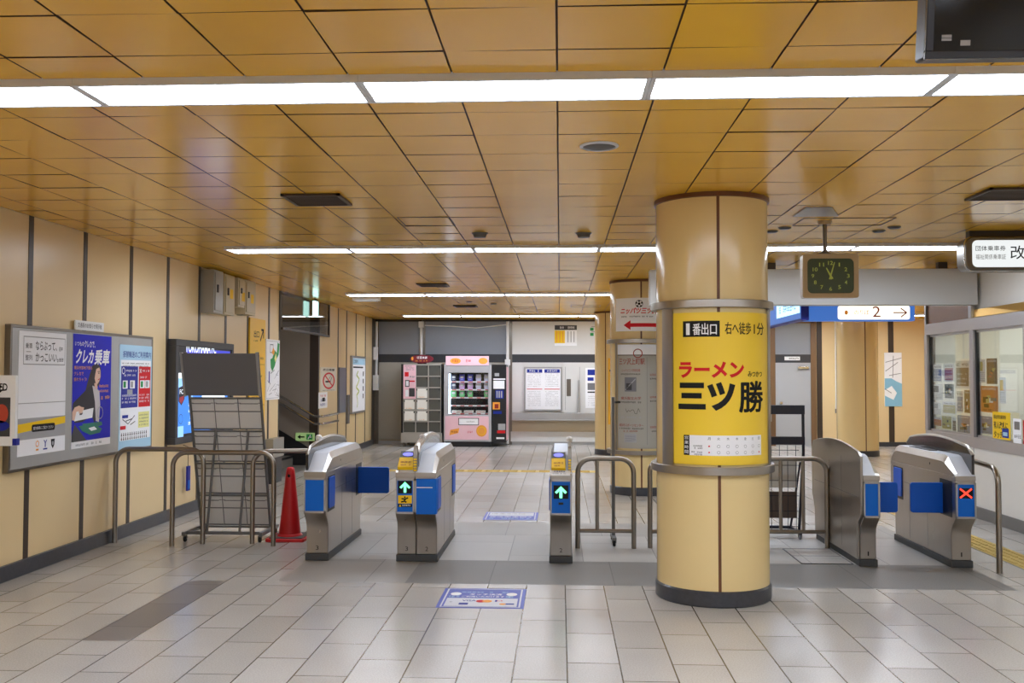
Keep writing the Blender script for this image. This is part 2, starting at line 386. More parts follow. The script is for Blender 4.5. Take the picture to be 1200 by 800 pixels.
# wall behind the camera and the passage end
mb = MB(); mb.box(XL-.15, XE, Y0-.1, Y0, 0, H, 'white'); props(mb.build('wall_front'), 'white wall behind the viewpoint', 'wall', kind='structure')
mb = MB(); mb.box(XE, XE+.1, Y0, YB, 0, H, 'wall_panel'); props(mb.build('wall_passage'), 'cream wall closing the side passage beyond the office', 'wall', kind='structure')

# door in the back wall at the right
mat('door_frame', (122,92,62), .4); mat('door_grey', (176,178,180), .4)
d = thing('door_1', 'grey metal door with a dark band in the back wall right of the yellow column poster', 'door', (5.33, YB, 0), kind='structure')
xa, xb = 4.86, 5.80
mb = MB(); mb.box(xa-.06, xa+.06, YB-.05, YB+.02, 0, 2.86, 'door_frame'); mb.box(xb-.08, xb+.04, YB-.05, YB+.02, 0, 2.86, 'door_frame'); mb.box(xa, xb, YB-.05, YB+.02, 2.8, 2.86, 'door_frame'); mb.build('frame', d, bevel=.004)
mb = MB(); mb.box(xa+.06, xb-.08, YB-.03, YB+.02, 0, zB, 'door_grey'); mb.box(xa+.06, xb-.08, YB-.03, YB+.02, zA, 2.8, 'back_upper'); mb.box(xa+.06, xb-.08, YB-.032, YB+.02, zB, zA, 'back_band'); leaf = mb.build('leaf', d)
mb = MB(); s = FW(mb, 5.13, zB+.055, YB-.034); s.rect(0, 0, .35, .085, 'white'); s.blobs(.05, .022, .27, .042, 'ink', 2); mb.build('sign_plate', d)['label'] = 'small white plate on the dark band'
mb = MB(); mb.tube([(5.45, YB-.03, 1.78), (5.45, YB-.12, 1.78)], .015, 'chrome'); mb.box(5.42, 5.66, YB-.1, YB-.06, 1.76, 1.81, 'chrome'); mb.build('door_closer', d, bevel=.004)['label'] = 'silver door closer below the band'
mb = MB(); mb.lathe([(0,-.06),(.03,-.06),(.035,-.04),(.015,-.02),(.02,0)], (5.04, YB-.03, .98), 'chrome', 16, ax='y'); mb.build('knob', d)

# right wall: staff office with windows
mat('office_white', (226,224,218), .45, noise=.02); mat('office_frame', (186,182,180), .35, .6); mat('office_brown', (128,94,72), .25, .3)
mat('strip_gold_reflection', (228,184,98), .32, 1); mat('office_in', (232,232,226), .6); mat('skirt_grey', (112,110,108), .5)  # strip metal tinted gold: the golden ceiling's reflection is painted into its colour
OY0, OY1 = 7.0, 12.75; WZ0, WZ1 = .91, 2.13
mb = MB(); e = .08
mb.box(XR, XR+.1, Y0, OY0, 0, H, 'office_white')
mb.box(XR, XR+e, OY0, OY1, 0, .79, 'office_white'); mb.box(XR-.012, XR+e, OY0, OY1, .79, WZ0, 'office_frame')
mb.box(XR-.012, XR+e, OY0, OY1, WZ1, 2.27, 'office_frame')
mb.prism([(XR+e,2.275),(XR-.004,2.275),(XR+.004,2.365),(XR+e,2.365)], 'y', OY0, 11.28, 'strip_gold_reflection')
mb.box(XR+.03, XR+e, OY0, 11.28, 2.36, H, 'office_white')
mb.box(XR+.01, XR+e, 11.36, OY1-.05, 2.27, H, 'office_brown')
for y in (OY1-.03, 11.34, 10.05, 8.75, 7.4):
    mb.box(XR-.012, XR+e, y-.045, y+.045, WZ0, WZ1, 'office_frame')
mb.box(XR-.03, XR+e, 11.28, 11.36, 2.27, H, 'alu'); mb.box(XR-.012, XR+e, OY1-.05, OY1, 2.27, H, 'alu')
mb.box(XR, XR+.1, OY0-.06, OY0, 0, H, 'office_white'); mb.box(XR+e, XE, OY1-.1, OY1, 0, H, 'wall_panel')
for y in (11.33, 10.05): mb.box(XR-.003, XR, y-.004, y+.004, .13, .79, 'skirt_grey')
props(mb.build('wall_right', bevel=.002), 'white staff office front on the right with steel window band', 'wall', kind='structure')
mb = MB(); mb.box(XR-.02, XR, OY0, OY1, 0, .13, 'skirt_grey'); props(mb.build('baseboard_right', bevel=.004), 'grey skirting below the office windows', 'skirting', kind='structure')
mb = MB(); mb.box(7.4, 7.5, OY0, OY1-.1, 0, H, 'office_in'); mb.box(XR+e, 7.4, OY0-.06, OY0, 0, H, 'office_in'); mb.box(XR+e, 7.4, OY1-.12, OY1-.1, 0, H, 'office_in'); mb.box(XR+e, 7.4, OY0, OY1-.12, 2.55, 2.6, 'office_in')
props(mb.build('wall_office'), 'white inner walls of the staff office behind the windows', 'wall', kind='structure')
for k, (a, b, lab) in enumerate(((11.385, OY1-.075, 'office window nearest the far corner, filled with leaflets'), (10.095, 11.295, 'office window showing the orange poster and yellow notice'), (8.795, 10.005, 'office window beside the picture edge'), (7.445, 8.705, 'office window nearest the viewpoint'))):
    w = thing('window_%d' % (k+1), lab, 'window', (XR, (a+b)/2, WZ0), kind='structure')
    mb = MB()
    for q in ((a,a+.035,WZ0,WZ1),(b-.035,b,WZ0,WZ1),(a,b,WZ0,WZ0+.025),(a,b,WZ1-.025,WZ1)): mb.box(XR+.02, XR+.05, q[0], q[1], q[2], q[3], 'black' if q[3]-q[2] > .5 else 'office_frame')
    mb.build('frame', w)
    mb = MB(); mb.box(XR+.03, XR+.036, a+.035, b-.035, WZ0+.025, WZ1-.025, glass('pane_glass', (.93,.96,.94), .05)); mb.build('pane', w)

# suspended header beam and its hangers
mat('beam_white', (202,202,200), .4)
o = thing('beam', 'long white header beam hung from the ceiling across the ticket gates', 'beam', (2.9, 11.2, 2.41), kind='structure')
mb = MB(); mb.box(1.03, XR-.02, 11.12, 11.3, 2.41, 2.82, 'beam_white'); mb.build('panel', o, bevel=.004)
for x in (1.5, 2.42, 4.35):
    mb = MB(); mb.box(x-.05, x+.05, 11.17, 11.25, 2.82, H, 'wall_joint'); mb.build('hanger', o)

# round columns
def column(cx, cy, label, seams, r=.405):
    mb = MB(); mb.lathe([(r,.11),(r,H-.03)], (cx,cy,0), 'column_panel', 96)
    mb.lathe([(r+.004,0),(r+.012,.01),(r+.012,.1),(r,.112)], (cx,cy,0), 'base_stone', 96)
    mb.lathe([(r,H-.035),(r+.014,H-.03),(r+.014,H-.001)], (cx,cy,0), 'column_joint', 96)
    for a in seams: mb.lathe([(r+.0015,.112),(r+.0015,H-.035)], (cx,cy,0), 'column_joint', 3, a-1.5, a+1.5)
    o = mb.build('column'); props(o, label, 'column', kind='structure'); return o
CA, CB, CC, CD = (1.12,7.2), (1.10,13.38), (1.12,19.9), (6.03,19.95)
column(*CA, 'nearest round cream column carrying the yellow ramen poster', (-92, 0, 90, 180))
column(*CB, 'round cream column with the red arrow sign, behind the nearest column', (-92, 0, 90, 180))
column(*CC, 'farthest round cream column beside the white back wall', (-120, -30, 60, 150))
column(*CD, 'round orange lit column by the blue map beyond the gates', (-84, 0, 90, 180))

# tactile paving
mat('tactile', (206,178,98), .6)
def tactile(x0, x1, y0, y1, label, along):
    mb = MB(); mb.box(x0, x1, y0, y1, 0, .003, 'tactile')
    L0, L1 = (y0, y1) if along == 'y' else (x0, x1); k = L0
    while k+.28 < L1:
        for q in range(4):
            c = .04+.07*q
            if along == 'y': mb.box(x0+c-.012, x0+c+.012, k+.02, k+.26, .003, .008, 'tactile')
            else: mb.box(k+.02, k+.26, y0+c-.012, y0+c+.012, .003, .008, 'tactile')
        k += .3
    props(mb.build('tactile_paving'), label, 'tactile paving', kind='structure')
tactile(XL+.05, .6, 16.05, 16.35, 'yellow tactile strip across the far concourse floor', 'x')
tactile(3.86, 4.16, 7.6, 11.9, 'yellow tactile strip on the floor below the office windows', 'y')

# ceiling lights
def lamp_unit(x, y, label, group, w=1.26, d=.33):
    t = thing('ceiling_light', label, 'ceiling light', (x+w/2, y, H), group)
    mb = MB(); z = H-.032; a, b = x+.001, x+w-.001
    mb.box(a, b, y-d/2, y-d/2+.018, z, H+.006, 'lamp_housing'); mb.box(a, b, y+d/2-.018, y+d/2, z, H+.006, 'lamp_housing')
    mb.box(a, a+.02, y-d/2+.018, y+d/2-.018, z, H+.006, 'lamp_housing'); mb.box(b-.02, b, y-d/2+.018, y+d/2-.018, z, H+.006, 'lamp_housing')
    mb.build('housing', t)
    mb = MB(); mb.box(a+.02, b-.02, y-d/2+.018, y+d/2-.018, z+.004, z+.012, 'lamp'); mb.build('diffuser', t)
ORD = ['first', 'second', 'third', 'fourth', 'fifth', 'sixth', 'seventh', 'eighth', 'ninth']
for y, n, nm in ((-12.2,6,'the rearmost added unseen row'), (-6.7,6,'the added row behind the viewpoint'), (-1.2,6,'the row above the viewpoint'), (4.24,6,'the nearest row'), (9.71,6,'the row above the gates'), (15.2,9,'the row beyond the gates'), (20.7,9,'the row nearest the back wall')):  # two rearmost rows are unseen, added to light surfaces facing the camera
    for k in range(n): lamp_unit(-3.39+1.26*k, y, 'glowing white ceiling light panel, %s from the left in %s' % (ORD[k], nm), 'ceiling light panels in '+nm)
t = thing('office_light', 'white ceiling lamp inside the staff office', 'ceiling light', (6.0, 10, 2.55))
mb = MB(); mb.box(5.9, 6.3, 7.6, 12.2, 2.52, 2.549, 'lamp_housing'); mb.build('housing', t); mb = MB(); mb.box(5.93, 6.27, 7.63, 12.17, 2.51, 2.519, mat('lamp_office', (255,250,240), emit=12)); mb.build('diffuser', t)
t = thing('stair_light', 'white ceiling lamp inside the stairwell', 'ceiling light', (-6.3, 15.85, 4.5))
mb = MB(); mb.box(-7.2, -5.4, 15.7, 16.0, 4.46, 4.499, 'lamp_housing'); mb.build('housing', t); mb = MB(); mb.box(-7.15, -5.45, 15.73, 15.97, 4.45, 4.46, mat('lamp_stair', (250,250,250), emit=16)); mb.build('diffuser', t)
# ================================================================== COLUMN SIGNS
mat('poster_yellow', (246,208,58), .3); mat('board_grey', (168,164,152), .35)
def column_frame(c, name, label, z0, z1, a0, a1, strip, ringr, bodyfn, r=.405):
    """steel hoops above and below a curved poster, with a steel upright at each end"""
    t = thing(name, label, 'poster frame', (c[0], c[1], z0))
    for k, (za, zb) in enumerate(((z1, z1+.055), (z0-.055, z0))):
        mb = MB(); mb.lathe([(r+.001,za),(ringr,za),(ringr,zb),(r+.001,zb),(r+.001,za)], (c[0],c[1],0), 'steel', 96); mb.build('hoop', t, bevel=.003)
    for q in ((a0-strip, a0), (a1, a1+strip*.7)):
        mb = MB(); mb.lathe([(r+.001,z0),(r+.016,z0),(r+.016,z1),(r+.001,z1)], (c[0],c[1],0), 'steel', 10, *q); mb.build('upright', t)
    mb = MB(); bodyfn(mb); p = mb.build('poster', t); return t, p
def ramen(mb):
    c = CA; r = .405; a0 = -139.3
    s = Sheet(mb, fn=ARC(c[0], c[1], r, a0, .008), cut=.02, base=0, step=.0007)
    L = r*math.radians(111); A = lambda d: r*math.radians(d-a0)
    z0, z1 = .985, 2.05
    s.rect(0, z0, L, z1, 'poster_yellow', 0)
    s.rect(A(-127.5), 1.878, A(-91), 1.99, 'ink', 1)
    s.text('1', A(-126), 1.893, .055, .08, 'ink_white', 2, fat=.0015); s.text('番出口', A(-117), 1.892, A(-94)-A(-117), .08, 'ink_white', 2, fat=.0012)
    s.text('右へ徒歩', A(-86), 1.895, A(-58)-A(-86), .085, 'ink', 2, fat=.001); s.text('1分', A(-54), 1.895, A(-38)-A(-54), .085, 'ink', 2, fat=.001)
    s.text('ラーメン', A(-132), 1.59, A(-66.5)-A(-132), .115, 'ink_red', 2, .045)
    s.text('みつかつ', A(-62), 1.598, A(-42)-A(-62), .04, 'ink', 2, fat=.001)
    s.text('三ツ', A(-133), 1.362, A(-76)-A(-133), .2, 'ink', 2, .05); s.text('勝', A(-71.5), 1.352, A(-41)-A(-71.5), .215, 'ink', 2, fat=.006)
    s.rect(A(-127), 1.05, A(-44), 1.19, 'ink_white', 1); s.rect(A(-127), 1.05, A(-121), 1.19, 'ink', 2)
    for k, ch in enumerate('営業時間'): s.text(ch, A(-126), 1.16-.033*k, A(-122)-A(-126), .024, 'ink_white', 3, 0, res=2)
    for k, ch in enumerate('月火水木金土日'): s.text(ch, A(-103+9*k), 1.158, .018, .02, 'ink', 2, res=2)
    for j, z in enumerate((1.115, 1.072)):
        s.blobs(A(-119), z-.005, .075, .012, 'ink', 2, seed=j); s.blobs(A(-116), z-.021, .055, .012, 'ink', 2, seed=j+5)
        for k in range(7):
            if k == 0 or (j and k == 6): s.disc(A(-103+9*k)+.009, z, .006, .006, 'ink_red', 2)
            else: s.ring(A(-103+9*k)+.009, z, .009, .0105, 'ink', 2)
column_frame(CA, 'poster_frame', 'steel hooped frame holding the yellow ramen poster on the nearest column', .97, 2.085, -139.3, -28.3, 16, .445, ramen)
def station(mb):
    c = CB; a0 = -141; r = .405
    s = Sheet(mb, fn=ARC(c[0], c[1], r, a0, .008), cut=.03, base=0, step=.0007); A = lambda d: r*math.radians(d-a0); L = A(-30)
    s.rect(0, .63, L, 2.02, 'board_grey', 0); s.rect(0, 1.88, L, 2.02, 'paper', 1); s.rect(0, 1.87, L, 1.885, 'steel_dark', 2)
    s.ring(.3, 1.9, .05, .062, 'ink_brown', 2)
    s.text('三ツ沢上町駅', .03, 1.75, .36, .085, 'ink_brown', 2, .01)
    s.text('ニッパツ三ツ沢球技場', .07, 1.655, .26, .036, 'ink_brown', 2, .004, res=2); s.blobs(.06, 1.61, .27, .024, 'ink', 2, seed=3)
    s.rect(.12, 1.39, .28, 1.58, 'ink_grey', 2); s.rect(.14, 1.41, .22, 1.5, 'dark_grey', 3); s.line((.13,1.41),(.27,1.56),.012,'ink_pale',3)
    s.text('横浜国立大学', .06, 1.28, .28, .04, 'ink_brown', 2, .006, res=2); s.blobs(.06, 1.235, .28, .024, 'ink', 2, seed=4)
    rnd = random.Random(3); p = (.13,1.16)
    for k in range(9):
        q = (p[0]+.022, 1.13+rnd.uniform(-.04,.05)); s.line(p, q, .004, 'ink', 2); p = q
    s.blobs(.06, 1.03, .28, .03, 'ink_pale', 2, seed=8)
    s.text('横浜市スポーツセンター', .03, .92, .34, .04, 'ink_brown', 2, .006, res=2); s.blobs(.03, .885, .34, .02, 'ink', 2, seed=6); s.blobs(.1, .85, .2, .022, 'ink_brown', 2, seed=9)
    s.rect(.11, .71, .28, .83, 'ink_pale', 2)
    for k in range(5): s.line((.12, .72+.02*k), (.27, .74+.017*k), .004, 'ink_grey', 3)
    s.line((.42, .68), (.42, 1.85), .004, 'ink_grey', 2)
    for z in (1.6, 1.3, .9): s.blobs(.46, z, .2, .03, 'ink_brown', 2, seed=int(z*10)); s.blobs(.46, z-.05, .25, .022, 'ink', 2, seed=int(z*20))
column_frame(CB, 'station_guide_frame', 'steel hooped frame with a grey station guide board on the column behind', .6, 2.04, -141, -28, 6, .455, station)
mb = MB(); c = CB; a0 = -146
mb.lathe([(.406,2.2),(.412,2.2),(.412,2.645),(.406,2.645)], (c[0],c[1],0), 'paper', 40, a0, -60)
s = Sheet(mb, fn=ARC(c[0], c[1], .405, a0, .008), cut=.03, base=0, step=.0007)
s.disc(.355, 2.565, .05, .05, 'ink', 2); s.disc(.355, 2.565, .044, .044, 'ink_white', 3); s.disc(.355, 2.565, .017, .017, 'ink', 4)
for k in range(5): t_ = PI/2+2*PI*k/5; s.disc(.355+.036*math.cos(t_), 2.565+.036*math.sin(t_), .012, .012, 'ink', 4)
s.text('ニッパツ三ツ沢', .09, 2.43, .5, .085, 'ink_red', 2, .03, shear=.2); s.blobs(.09, 2.385, .45, .02, 'ink', 2, seed=5)
s.poly([(.14,2.28),(.24,2.345),(.24,2.305),(.62,2.305),(.62,2.255),(.24,2.255),(.24,2.215)], 'ink_red', 2)
props(mb.build('arrow_sign'), 'white sign with a football and red left arrow on the column behind', 'sign')
mb = MB(); mb.lathe([(.406,.62),(.415,.62),(.415,1.95),(.406,1.95)], (CC[0],CC[1],0), mat('sign_orange', (250,190,40), .4), 24, -112, -20)
s = Sheet(mb, fn=ARC(CC[0], CC[1], .405, -112, .011), cut=.05, base=0); s.disc(.05, 1.7, .02, .02, 'ink', 1); s.blobs(.04, 1.15, .2, .06, 'ink', 1)
props(mb.build('yellow_sign'), 'tall orange yellow sign wrapped on the farthest round column', 'sign')

# ================================================================== TICKET GATES
def arrow_up(s, a, b, w, h, m, l): s.poly([(a+w/2,b+h),(a+w,b+h*.5),(a+w*.86,b+h*.36),(a+w*.62,b+h*.6),(a+w*.62,b),(a+w*.38,b),(a+w*.38,b+h*.6),(a+w*.14,b+h*.36),(a,b+h*.5)], m, l)
mat('lit_green', (120,250,180), emit=2.2); mat('lit_red', (255,60,40), emit=2.2); mat('lit_violet', (120,120,255), emit=1.6)
GZ = .93
def gate_body(t, x0, x1, y0, L, front='plain', aisles='', number='', guard=None, guard_side=0, flaps=None, reader=False, top=True):
    """one ticket gate unit from x0 to x1; aisles names the sides ('L','R') that face a passage"""
    y1 = y0+L
    mb = MB()
    pf = [(y0+.10,.06),(y0+.10,.27),(y0+.088,.32),(y0+.06,.36),(y0+.02,.395),(y0,.42),(y0,.768)]
    pb = [(y1-(p[0]-y0), p[1]) for p in pf][::-1]
    mb.prism(pf+pb, 'x', x0, x1, 'steel'); mb.build('body', t, bevel=.006)
    mb = MB(); mb.prism([(x0-.008,y0+.085),(x1+.008,y0+.085),(x1+.008,y1-.085),(x0-.008,y1-.085)], 'z', 0, .06, 'gate_plinth'); mb.build('plinth', t, bevel=.005)
    # top cover, sloped at both ends and chamfered towards the passage
    st = [(0,.775),(.03,.79),(.22,GZ-.012),(.28,GZ),(L-.16,GZ),(L-.08,GZ-.02),(L-.01,.8),(L,.775)]
    cl = .03 if 'L' in aisles else .004; cr = .03 if 'R' in aisles else .004
    vs = []; mb = MB()
    for a, z in st:
        e = max(.77, z-.055) if z > .8 else z-.002
        vs += [(x0,y0+a,.77),(x0,y0+a,max(e if cl > .01 else z-.004,.771)),(x0+cl,y0+a,z),(x1-cr,y0+a,z),(x1,y0+a,max(e if cr > .01 else z-.004,.771)),(x1,y0+a,.77)]
    n = len(st); fs = [(i*6+j, i*6+(j+1)%6, (i+1)*6+(j+1)%6, (i+1)*6+j) for i in range(n-1) for j in range(6)]+[tuple(range(6))[::-1], tuple((n-1)*6+j for j in range(6))]
    k = len(mb.v); mb.add(vs, fs, 'cover_white')
    si = mb.mi('steel')
    for q in range(len(mb.f)):      # the chamfers are bare steel
        j = q % 6
        if q < (n-1)*6 and ((j == 1 and cl > .01) or (j == 3 and cr > .01) or j in (0, 4)): mb.m[q] = si
    mb.build('top_cover', t, smooth=20)
    for ya, yb in ((y0-.004, y0+.02), (y1-.02, y1+.004)):
        mb = MB(); mb.box(x0-.002, x1+.002, ya, yb, .735, .773, 'steel'); mb.build('trim_strip', t, bevel=.003)
    # front and rear panels in steel frames
    for yy, sg in ((y0,-1), (y1,1)):
        mb = MB(); w = .014; ya = yy+sg*.012
        for q in ((x0,x1,.425,.425+w),(x0,x1,.72-w,.72),(x0,x0+w,.425,.72),(x1-w,x1,.425,.72)): mb.box(q[0], q[1], yy, ya, q[2], q[3], 'alu')
        mb.box(x0+w, x1-w, yy, yy+sg*.006, .425+w, .72-w, 'gate_blue')
        if sg < 0:
            s = FW(mb, x0, .425, yy-.0065); W = x1-x0
            if front == 'arrow_seal':
                s.rect(.022, .17, W-.022, .278, 'ink', 1); arrow_up(s, .035, .178, W-.07, .092, 'lit_green', 2)
                s.rect(.022, .085, W-.022, .155, 'ink_yellow', 1); s.disc(.08, .138, .008, .008, 'ink', 2)
                for p, q in (((.052,.127),(.085,.122)),((.085,.122),(.072,.103)),((.072,.103),(.048,.098)),((.083,.122),(.108,.135)),((.075,.105),(.095,.096))): s.line(p, q, .012, 'ink', 2)
                s.rect(.022, .055, W-.022, .082, 'ink', 1); s.poly([(.03,.058),(.05,.058),(.04,.078)], 'ink_yellow', 2); s.blobs(.058, .06, .07, .018, 'ink_white', 2)
            if front == 'arrow':
                s.rect(.03, .135, W-.03, .25, 'ink', 1); arrow_up(s, .042, .142, W-.084, .1, 'lit_green', 2); s.rect(W/2-.02, .085, W/2+.02, .105, 'black', 1)
            if front == 'cross':
                s.rect(.025, .165, W-.025, .25, 'ink', 1); s.line((.035,.17), (W-.035,.245), .014, 'lit_red', 2); s.line((.035,.245), (W-.035,.17), .014, 'lit_red', 2.5)
        mb.build('front_panel' if sg < 0 else 'rear_panel', t)['label'] = 'blue end panel' if front in ('plain','wrap') or sg > 0 else 'blue end panel with a lit sign'
    if number:
        mb = MB(); s = FW(mb, 0, 0, y0+.099); s.text(number, (x0+x1)/2-.012, .09, .024, .036, 'ink', 1); mb.build('number', t)
    # flap slots and flaps on the passage sides
    for side in aisles:
        xs, sg = (x0,-1) if side == 'L' else (x1,1)
        for ya, yb, key in ((y0+.07, y0+.33, side+'f'), (y1-.33, y1-.07, side+'b')):
            mb = MB(); mb.box(xs-.03*sg, xs+.0015*sg, ya, yb, .42, .725, 'black'); mb.build('flap_slot', t)
            mb = MB()
            if flaps and key in flaps:
                yc = (ya+yb)/2+(.08 if key[1] == 'f' else -.02)
                mb.prism(roundrect(min(xs-.02*sg, xs+flaps[key]*sg), .432, max(xs-.02*sg, xs+flaps[key]*sg), .69, .022), 'y', yc-.014, yc+.014, 'flap_blue')
            else:
                mb.prism(roundrect(ya+.02, .445, yb-.015, .715, .03), 'x', xs, xs+.009*sg, 'flap_blue')
            mb.build('flap', t, bevel=.004)['label'] = 'blue barrier flap'
        mb = MB()
        mb.box(xs-.001*sg, xs+.0008*sg, y0+.36, y1-.36, .592, .596, 'ink_grey'); mb.box(xs-.001*sg, xs+.0008*sg, y0+.62, y0+.624, .08, .59, 'ink_grey'); mb.box(xs-.001*sg, xs+.0008*sg, y1-.5, y1-.496, .08, .59, 'ink_grey')
        s = Sheet(mb, (xs, 0, 0), (0,1*sg,0), (0,0,1), (sg,0,0)); s.disc((y0+.55)*sg, .86-.03, .011, .011, 'ink', 1)
        mb.build('seam', t)
def guard(t, x, y0, L, m, th=.022, peak=1.04, rim='steel', low=.78, knob=True):
    """arched plate standing along the side of a gate"""
    pts = []
    for k in range(17):
        a = k/16; pts.append((y0+.02+a*(L-.04), peak-.075+.075*math.sin(PI*(.05+.9*a))-(.05 if k in (0,16) else 0)))
    mb = MB(); mb.prism([(y0+.02,.77)]+pts+[(y0+L-.02,.77)], 'x', x-th/2, x+th/2, m); g = mb.build('side_guard', t)
    mb = MB(); mb.tube([(x, p[0], p[1]) for p in pts], th*.62, rim, 8); mb.build('guard_rim', g)
    if knob:
        mb = MB(); mb.lathe([(.0,0),(.028,0),(.03,.03),(.02,.045),(0,.048)], (x, y0+.42, peak-.012), 'white', 16); mb.build('sensor_knob', t)['label'] = 'white knob on the guard'
def reader(t, x0, x1, y0, plate=False):
    """yellow card reader and lit display on the sloping end of a gate"""
    sl = math.atan2(GZ-.012-.79, .19); u = (0,math.cos(sl),math.sin(sl)); n = Vector((0,-math.sin(sl),math.cos(sl)))
    o = Vector((x0+.012, y0+.03, .79))
    mb = MB(); W = x1-x0-.03
    def slab(a0, a1, h0, h1, m, x_0=0, x_1=None):
        x_1 = W if x_1 is None else x_1; P = [o+Vector((x,0,0))+Vector(u)*a+n*h for x in (x_0,x_1) for a in (a0,a1) for h in (h0,h1)]
        mb.add(P, [(0,1,3,2),(4,6,7,5),(0,4,5,1),(2,3,7,6),(0,2,6,4),(1,5,7,3)], m)
    slab(.0, .135, .001, .034, 'ink_yellow'); s = Sheet(mb, o+n*.0345, (1,0,0), u, n); s.blobs(.02, .05, W-.04, .03, 'ink_brown', 1); s.blobs(.025, .015, W-.05, .024, 'ink_brown', 1, seed=3)
    mb.build('card_reader', t, bevel=.004)['label'] = 'yellow card reader block'
    mb = MB(); slab(.15, .235, .001, .02, 'black'); s = Sheet(mb, o+n*.0205, (1,0,0), u, n); s.disc(W/2, .192, W*.36, .026, 'lit_violet', 1); mb.build('display', t)['label'] = 'small lit violet display'
    if plate:
        mb = MB(); slab(-.075, -.01, .012, .017, 'white', -.01, W+.04); s = Sheet(mb, o+n*.0172, (1,0,0), u, n); s.blobs(.0, -.035, W+.02, .02, 'ink_blue', 1); s.blobs(.01, -.06, W, .014, 'ink_grey', 1); mb.build('notice', t)['label'] = 'small white notice'
def tape(t, x, y0, w=.03):
    mb = MB(); mb.prism([(y0+.012,.78),(y0+.012,.9),(y0+.05,1.0),(y0+.08,1.0),(y0+.08,.78)], 'x', x-w/2, x+w/2, 'steel_dark')
    s = FW(mb, x-w/2, 0, y0+.012)
    for k in range(5): s.rect(.004, .785+.023*k, w-.004, .8+.023*k, 'ink_yellow', 1)
    mb.build('guard_post', t, bevel=.003)['label'] = 'steel post with yellow stripes'
GY, GL = 8.24, 1.56
g1 = thing('ticket_gate', 'leftmost ticket gate, plain blue end panel, one blue flap out, beside the red cone', 'ticket gate', (-2.1, GY+GL/2, 0), 'ticket gates in a row')
gate_body(g1, -2.2, -2.01, GY, GL, 'plain', 'R', '3', flaps={'Rb': .31})
guard(g1, -2.18, GY, GL, 'dark_glass', peak=1.03)
g2 = thing('ticket_gate', 'double ticket gate with green arrow and yellow seal, second from the left', 'ticket gate', (-1.24, GY+GL/2, 0), 'ticket gates in a row')
gate_body(g2, -1.405, -1.242, GY, GL, 'arrow_seal', 'L', '3', flaps={'Lb': .07}); gate_body(g2, -1.238, -1.06, GY, GL, 'wrap', 'R', '2')
mb = MB(); s_ = [(-1.215, GY-.012), (-1.09, GY-.012), (-1.062, GY-.002), (-1.05, GY+.03), (-1.05, GY+.3), (-1.06, GY+.3), (-1.06, GY+.01), (-1.215, GY-.002)]
mb.prism([(-1.225,GY-.02),(-1.085,GY-.02),(-1.058,GY-.012),(-1.05,GY+.012),(-1.05,GY+.05),(-1.225,GY+.05)], 'z', .42, .722, 'gate_blue'); s = FW(mb, 0, 0, GY-.0205); s.rect(-1.222, .645, -1.085, .652, 'ink_white', 1)
mb.build('wrapped_panel', g2, bevel=.004)['label'] = 'blue panel wrapping round the corner'
reader(g2, -1.405, -1.242, GY); tape(g2, -1.24, GY, .036); guard(g2, -1.24, GY+.05, GL-.05, 'glass_grey' if 'glass_grey' in MATS else mat('glass_grey', (150,156,162), .15, .4), th=.05, peak=1.04, low=.9)
g3 = thing('ticket_gate', 'narrow ticket gate with a green arrow and card reader, third from the left', 'ticket gate', (0.01, GY+GL/2, 0), 'ticket gates in a row')
gate_body(g3, -.085, .1, GY, GL, 'arrow', 'L', '2'); reader(g3, -.085, .065, GY, True); tape(g3, .082, GY, .03); guard(g3, .085, GY+.08, GL-.1, 'steel', peak=1.02, low=.9)
g4 = thing('ticket_gate', 'ticket gate with a tall plain steel side, second from the right', 'ticket gate', (2.62, GY+GL/2, 0), 'ticket gates in a row')
gate_body(g4, 2.53, 2.665, GY, GL, 'plain', 'R', '1', flaps={'Rf': .24})
mb = MB(); pts = [(GY+.0, .93), (GY+.06, .965)]+[(GY+.06+(GL-.1)*k/14, .965+.085*math.sin(PI*(.08+.84*k/14))-.02) for k in range(1, 15)]+[(GY+GL, .9)]
mb.prism([(GY+.11,.06),(GY+.11,.3),(GY+.09,.37),(GY+.02,.42),(GY,.45)]+pts+[(GY+GL,.45),(GY+GL-.1,.3),(GY+GL-.1,.06)], 'x', 2.508, 2.53, 'steel'); mb.build('side_panel', g4, bevel=.003)
mb = MB(); mb.box(2.507, 2.508, GY+.1, GY+GL-.1, .585, .589, 'ink_grey'); mb.box(2.507, 2.508, GY+.55, GY+.553, .1, .9, 'ink_grey'); mb.build('seam', g4)
mb = MB(); mb.lathe([(0,0),(.028,0),(.03,.02),(.02,.035),(0,.038)], (2.6, GY+.75, GZ), 'white', 16); mb.build('sensor_knob', g4)
g5 = thing('ticket_gate', 'rightmost ticket gate with a red cross on its blue end panel', 'ticket gate', (3.4, GY+GL/2, 0), 'ticket gates in a row')
gate_body(g5, 3.285, 3.45, GY, GL, 'cross', 'L', '1', flaps={'Lf': .27}); guard(g5, 3.44, GY, GL, 'dark_glass', peak=1.06, rim='steel', knob=False)
mb = MB(); mb.box(3.335, 3.41, GY+.7, GY+1.2, GZ, GZ+.006, 'dark_grey'); mb.build('scanner_strip', g5)['label'] = 'dark strip on the white top'

